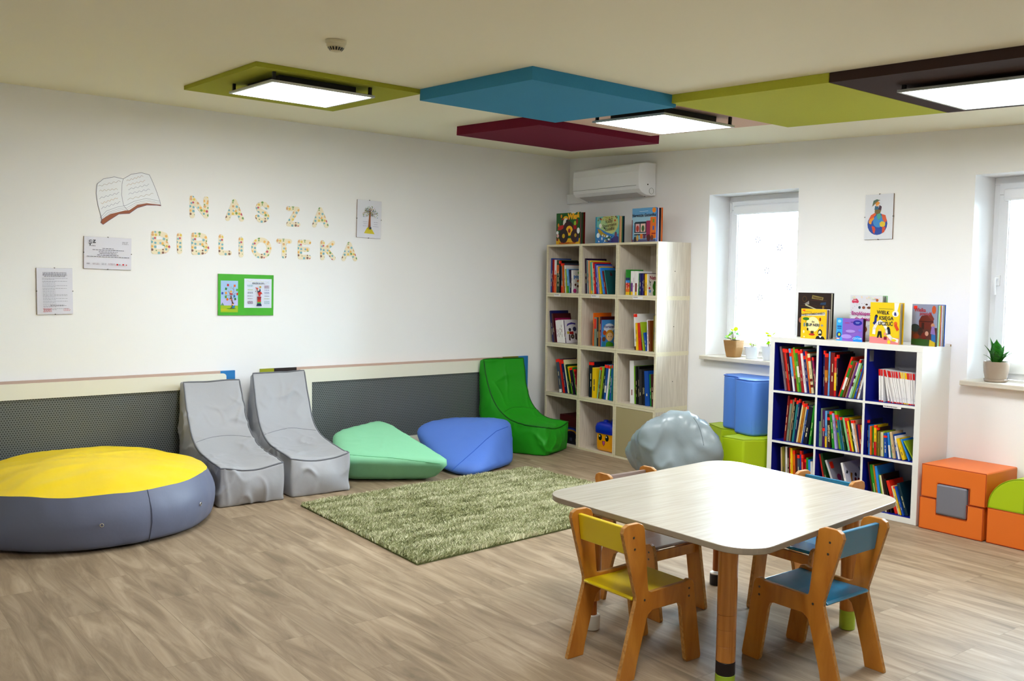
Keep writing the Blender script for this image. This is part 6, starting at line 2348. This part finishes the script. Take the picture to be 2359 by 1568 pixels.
def round_leaf(bb, c, r, tilt, az, m, asp=1.0):
    n = 14
    Mx = Matrix.Translation(c) @ Matrix.Rotation(az, 4, 'Z') @ Matrix.Rotation(tilt, 4, 'Y')
    vs = [(0, 0, -.12 * r)] + [(r * math.cos(2 * math.pi * i / n), r * asp * math.sin(2 * math.pi * i / n), .10 * r * math.cos(4 * math.pi * i / n)) for i in range(n)]
    bb.add(vs, [(0, 1 + i, 1 + (i + 1) % n) for i in range(n)], m, Mx)


def potted(name, label, x, y, prof, m, leaves, square=False, group=None, rim=None):
    t = thing(name, label, 'potted plant', loc=(x, y, SZ), group=group)
    if square:
        vs, fs = [], []
        for w_, z in prof:
            vs += [(px, py, z) for px, py in rounded_poly([(-w_, -w_), (w_, -w_), (w_, w_), (-w_, w_)], w_ * .35, 5)]
        nn_ = 24
        for k in range(len(prof) - 1):
            for i in range(nn_):
                j = (i + 1) % nn_
                fs.append((k * nn_ + i, k * nn_ + j, (k + 1) * nn_ + j, (k + 1) * nn_ + i))
        fs.append(tuple(range(nn_ - 1, -1, -1)))
        p_ = B().add(vs, fs, m)
        p_.build('pot', t, smooth='angle')
    else:
        B().lathe(prof, m, n=40, cap=False).build('pot', t, smooth='angle')
    zt = max(z for _, z in prof)
    rr = prof[-2][0]
    B().lathe([(rr * .90, zt - .020), (rr * .5, zt - .016)], M_SOIL, n=28).build('soil', t)
    for (dx, dy, z, r, tilt, az, mm) in leaves:
        sg = B()
        sg.tube([(dx * .15, dy * .15, zt - .018), (dx * .5, dy * .5, zt + z * .6), (dx, dy, zt + z - .003)], .0016, M_STEM, n=5)
        l = B()
        round_leaf(l, Vector((dx, dy, zt + z)), r, tilt, az, mm, PR.uniform(.75, 1))
        lo = l.build('leaf', t)
        sg.build('stem', lo)
    return t


def rl(n, spread, zlo, zhi, r0, r1):
    out = []
    for k in range(n):
        a = PR.uniform(0, 6.28)
        d = PR.uniform(.3, 1) * spread
        out.append((d * math.cos(a) * .7, d * math.sin(a), PR.uniform(zlo, zhi), PR.uniform(r0, r1), PR.uniform(-1.1, 1.1), a, PR.choice([M_LEAFY, M_LEAFY, M_LEAFG])))
    return out


ribs = []
for k in range(27):
    z = .003 + k * .0049
    w_ = .044 + (.064 - .044) * (z / .133) ** .8
    ribs += [(w_, z), (w_ + .0012, z + .0022)]
ribs = [(.041, 0)] + ribs + [(.0648, .134), (.060, .134), (.055, .10)]
potted('potted_pilea', 'round leaved plant in a brown ribbed pot on the window sill', .055, -1.978, ribs, M_BASK, rl(17, .075, .01, .095, .013, .021), square=True)
potted('potted_pilea', 'small plant in a white pot in the middle of the window sill', .055, -2.157, [(.042, 0), (.046, .02), (.047, .024), (.058, .09), (.060, .094), (.056, .094), (.05, .08)], M_POTW, rl(6, .04, .01, .13, .013, .02))
potted('potted_pilea', 'small plant in a white pot half hidden by the white bookcase', .052, -2.322, [(.040, 0), (.044, .02), (.056, .105), (.058, .11), (.054, .11), (.048, .09)], M_POTW, rl(8, .045, .01, .10, .013, .021))

# snake plant in the taupe pot
t = thing('potted_snake_plant', 'dark green pointed leaved plant in a taupe pot on the right window sill', 'potted plant', loc=(.055, -4.045, SZ))
B().lathe([(.058, .006), (.062, .02), (.070, .06), (.0735, .10), (.073, .126), (.070, .126), (.068, .10)], M_POTG, n=48, cap=False).build('pot', t, smooth='angle')
B().lathe([(.060, 0), (.066, .003), (.0685, .016), (.066, .018), (.05, .008)], M_POTG, n=48).build('saucer', t, smooth='angle')
B().lathe([(.068, .112), (.03, .116)], M_SOIL, n=28).build('soil', t)


def snake_leaf_material():
    m = bpy.data.materials.new('snake_plant_leaf')
    m.use_nodes = True
    nt, N, L, b_ = nodes_of(m)
    tc = N.new('ShaderNodeTexCoord')
    wv = N.new('ShaderNodeTexWave')
    wv.bands_direction = 'Z'
    wv.inputs['Scale'].default_value = 22
    wv.inputs['Distortion'].default_value = 9
    wv.inputs['Detail Scale'].default_value = 3
    L.new(tc.outputs['Object'], wv.inputs['Vector'])
    cr = N.new('ShaderNodeValToRGB')
    cr.color_ramp.elements[0].color = lin('1c5a1c')
    cr.color_ramp.elements[1].color = lin('4c9430')
    L.new(wv.outputs['Fac'], cr.inputs['Fac'])
    L.new(cr.outputs['Color'], b_.inputs['Base Color'])
    b_.inputs['Roughness'].default_value = .3
    out = N['Material Output']
    tr = N.new('ShaderNodeBsdfTranslucent')
    tr.inputs[0].default_value = lin('58a818')
    mx = N.new('ShaderNodeMixShader')
    mx.inputs[0].default_value = .3
    L.new(b_.outputs[0], mx.inputs[1])
    L.new(tr.outputs[0], mx.inputs[2])
    L.new(mx.outputs[0], out.inputs[0])
    return m


M_SNAKE = snake_leaf_material()


def blade(az, lean, ln_, w_, tw=0.0):
    vs, fs = [], []
    K = 12
    for k in range(K + 1):
        f = k / K
        wd = w_ * (.45 + 1.15 * math.sin(math.pi * min(1, f * .92 + .10)) ** 1.0) * (1 if f < .75 else max(.02, (1 - f) / .25) ** .8) * .62
        a = lean * (.35 + .65 * f)
        x = ln_ * f * math.sin(a)
        z = ln_ * f * math.cos(a)
        for s in (-1, 0, 1):
            vs.append((x - (abs(s) * .22 * wd), s * wd, z))
    for k in range(K):
        for s in range(2):
            o_ = k * 3 + s
            fs.append((o_, o_ + 1, o_ + 4, o_ + 3))
    bb = B().add(vs, fs, M_SNAKE, Matrix.Translation((.022 * math.cos(az), .022 * math.sin(az), .112)) @ Matrix.Rotation(az + tw, 4, 'Z'))
    o = bb.build('leaf', t, smooth=True)
    md = o.modifiers.new('solid', 'SOLIDIFY')
    md.thickness = .0016


for az, lean, ln_, w_, tw in ((R(200), .12, .155, .036, 0), (R(95), .42, .125, .024, .6), (R(60), .20, .165, .022, 1.5), (R(-70), .95, .150, .030, 0), (R(-40), .65, .105, .022, 0),
                              (R(190), .30, .085, .026, 0), (R(120), .75, .075, .018, 0), (R(-100), .7, .085, .02, .4), (R(-20), .3, .12, .02, 0)):
    blade(az, lean, ln_, w_, tw)

bpy.context.view_layer.update()
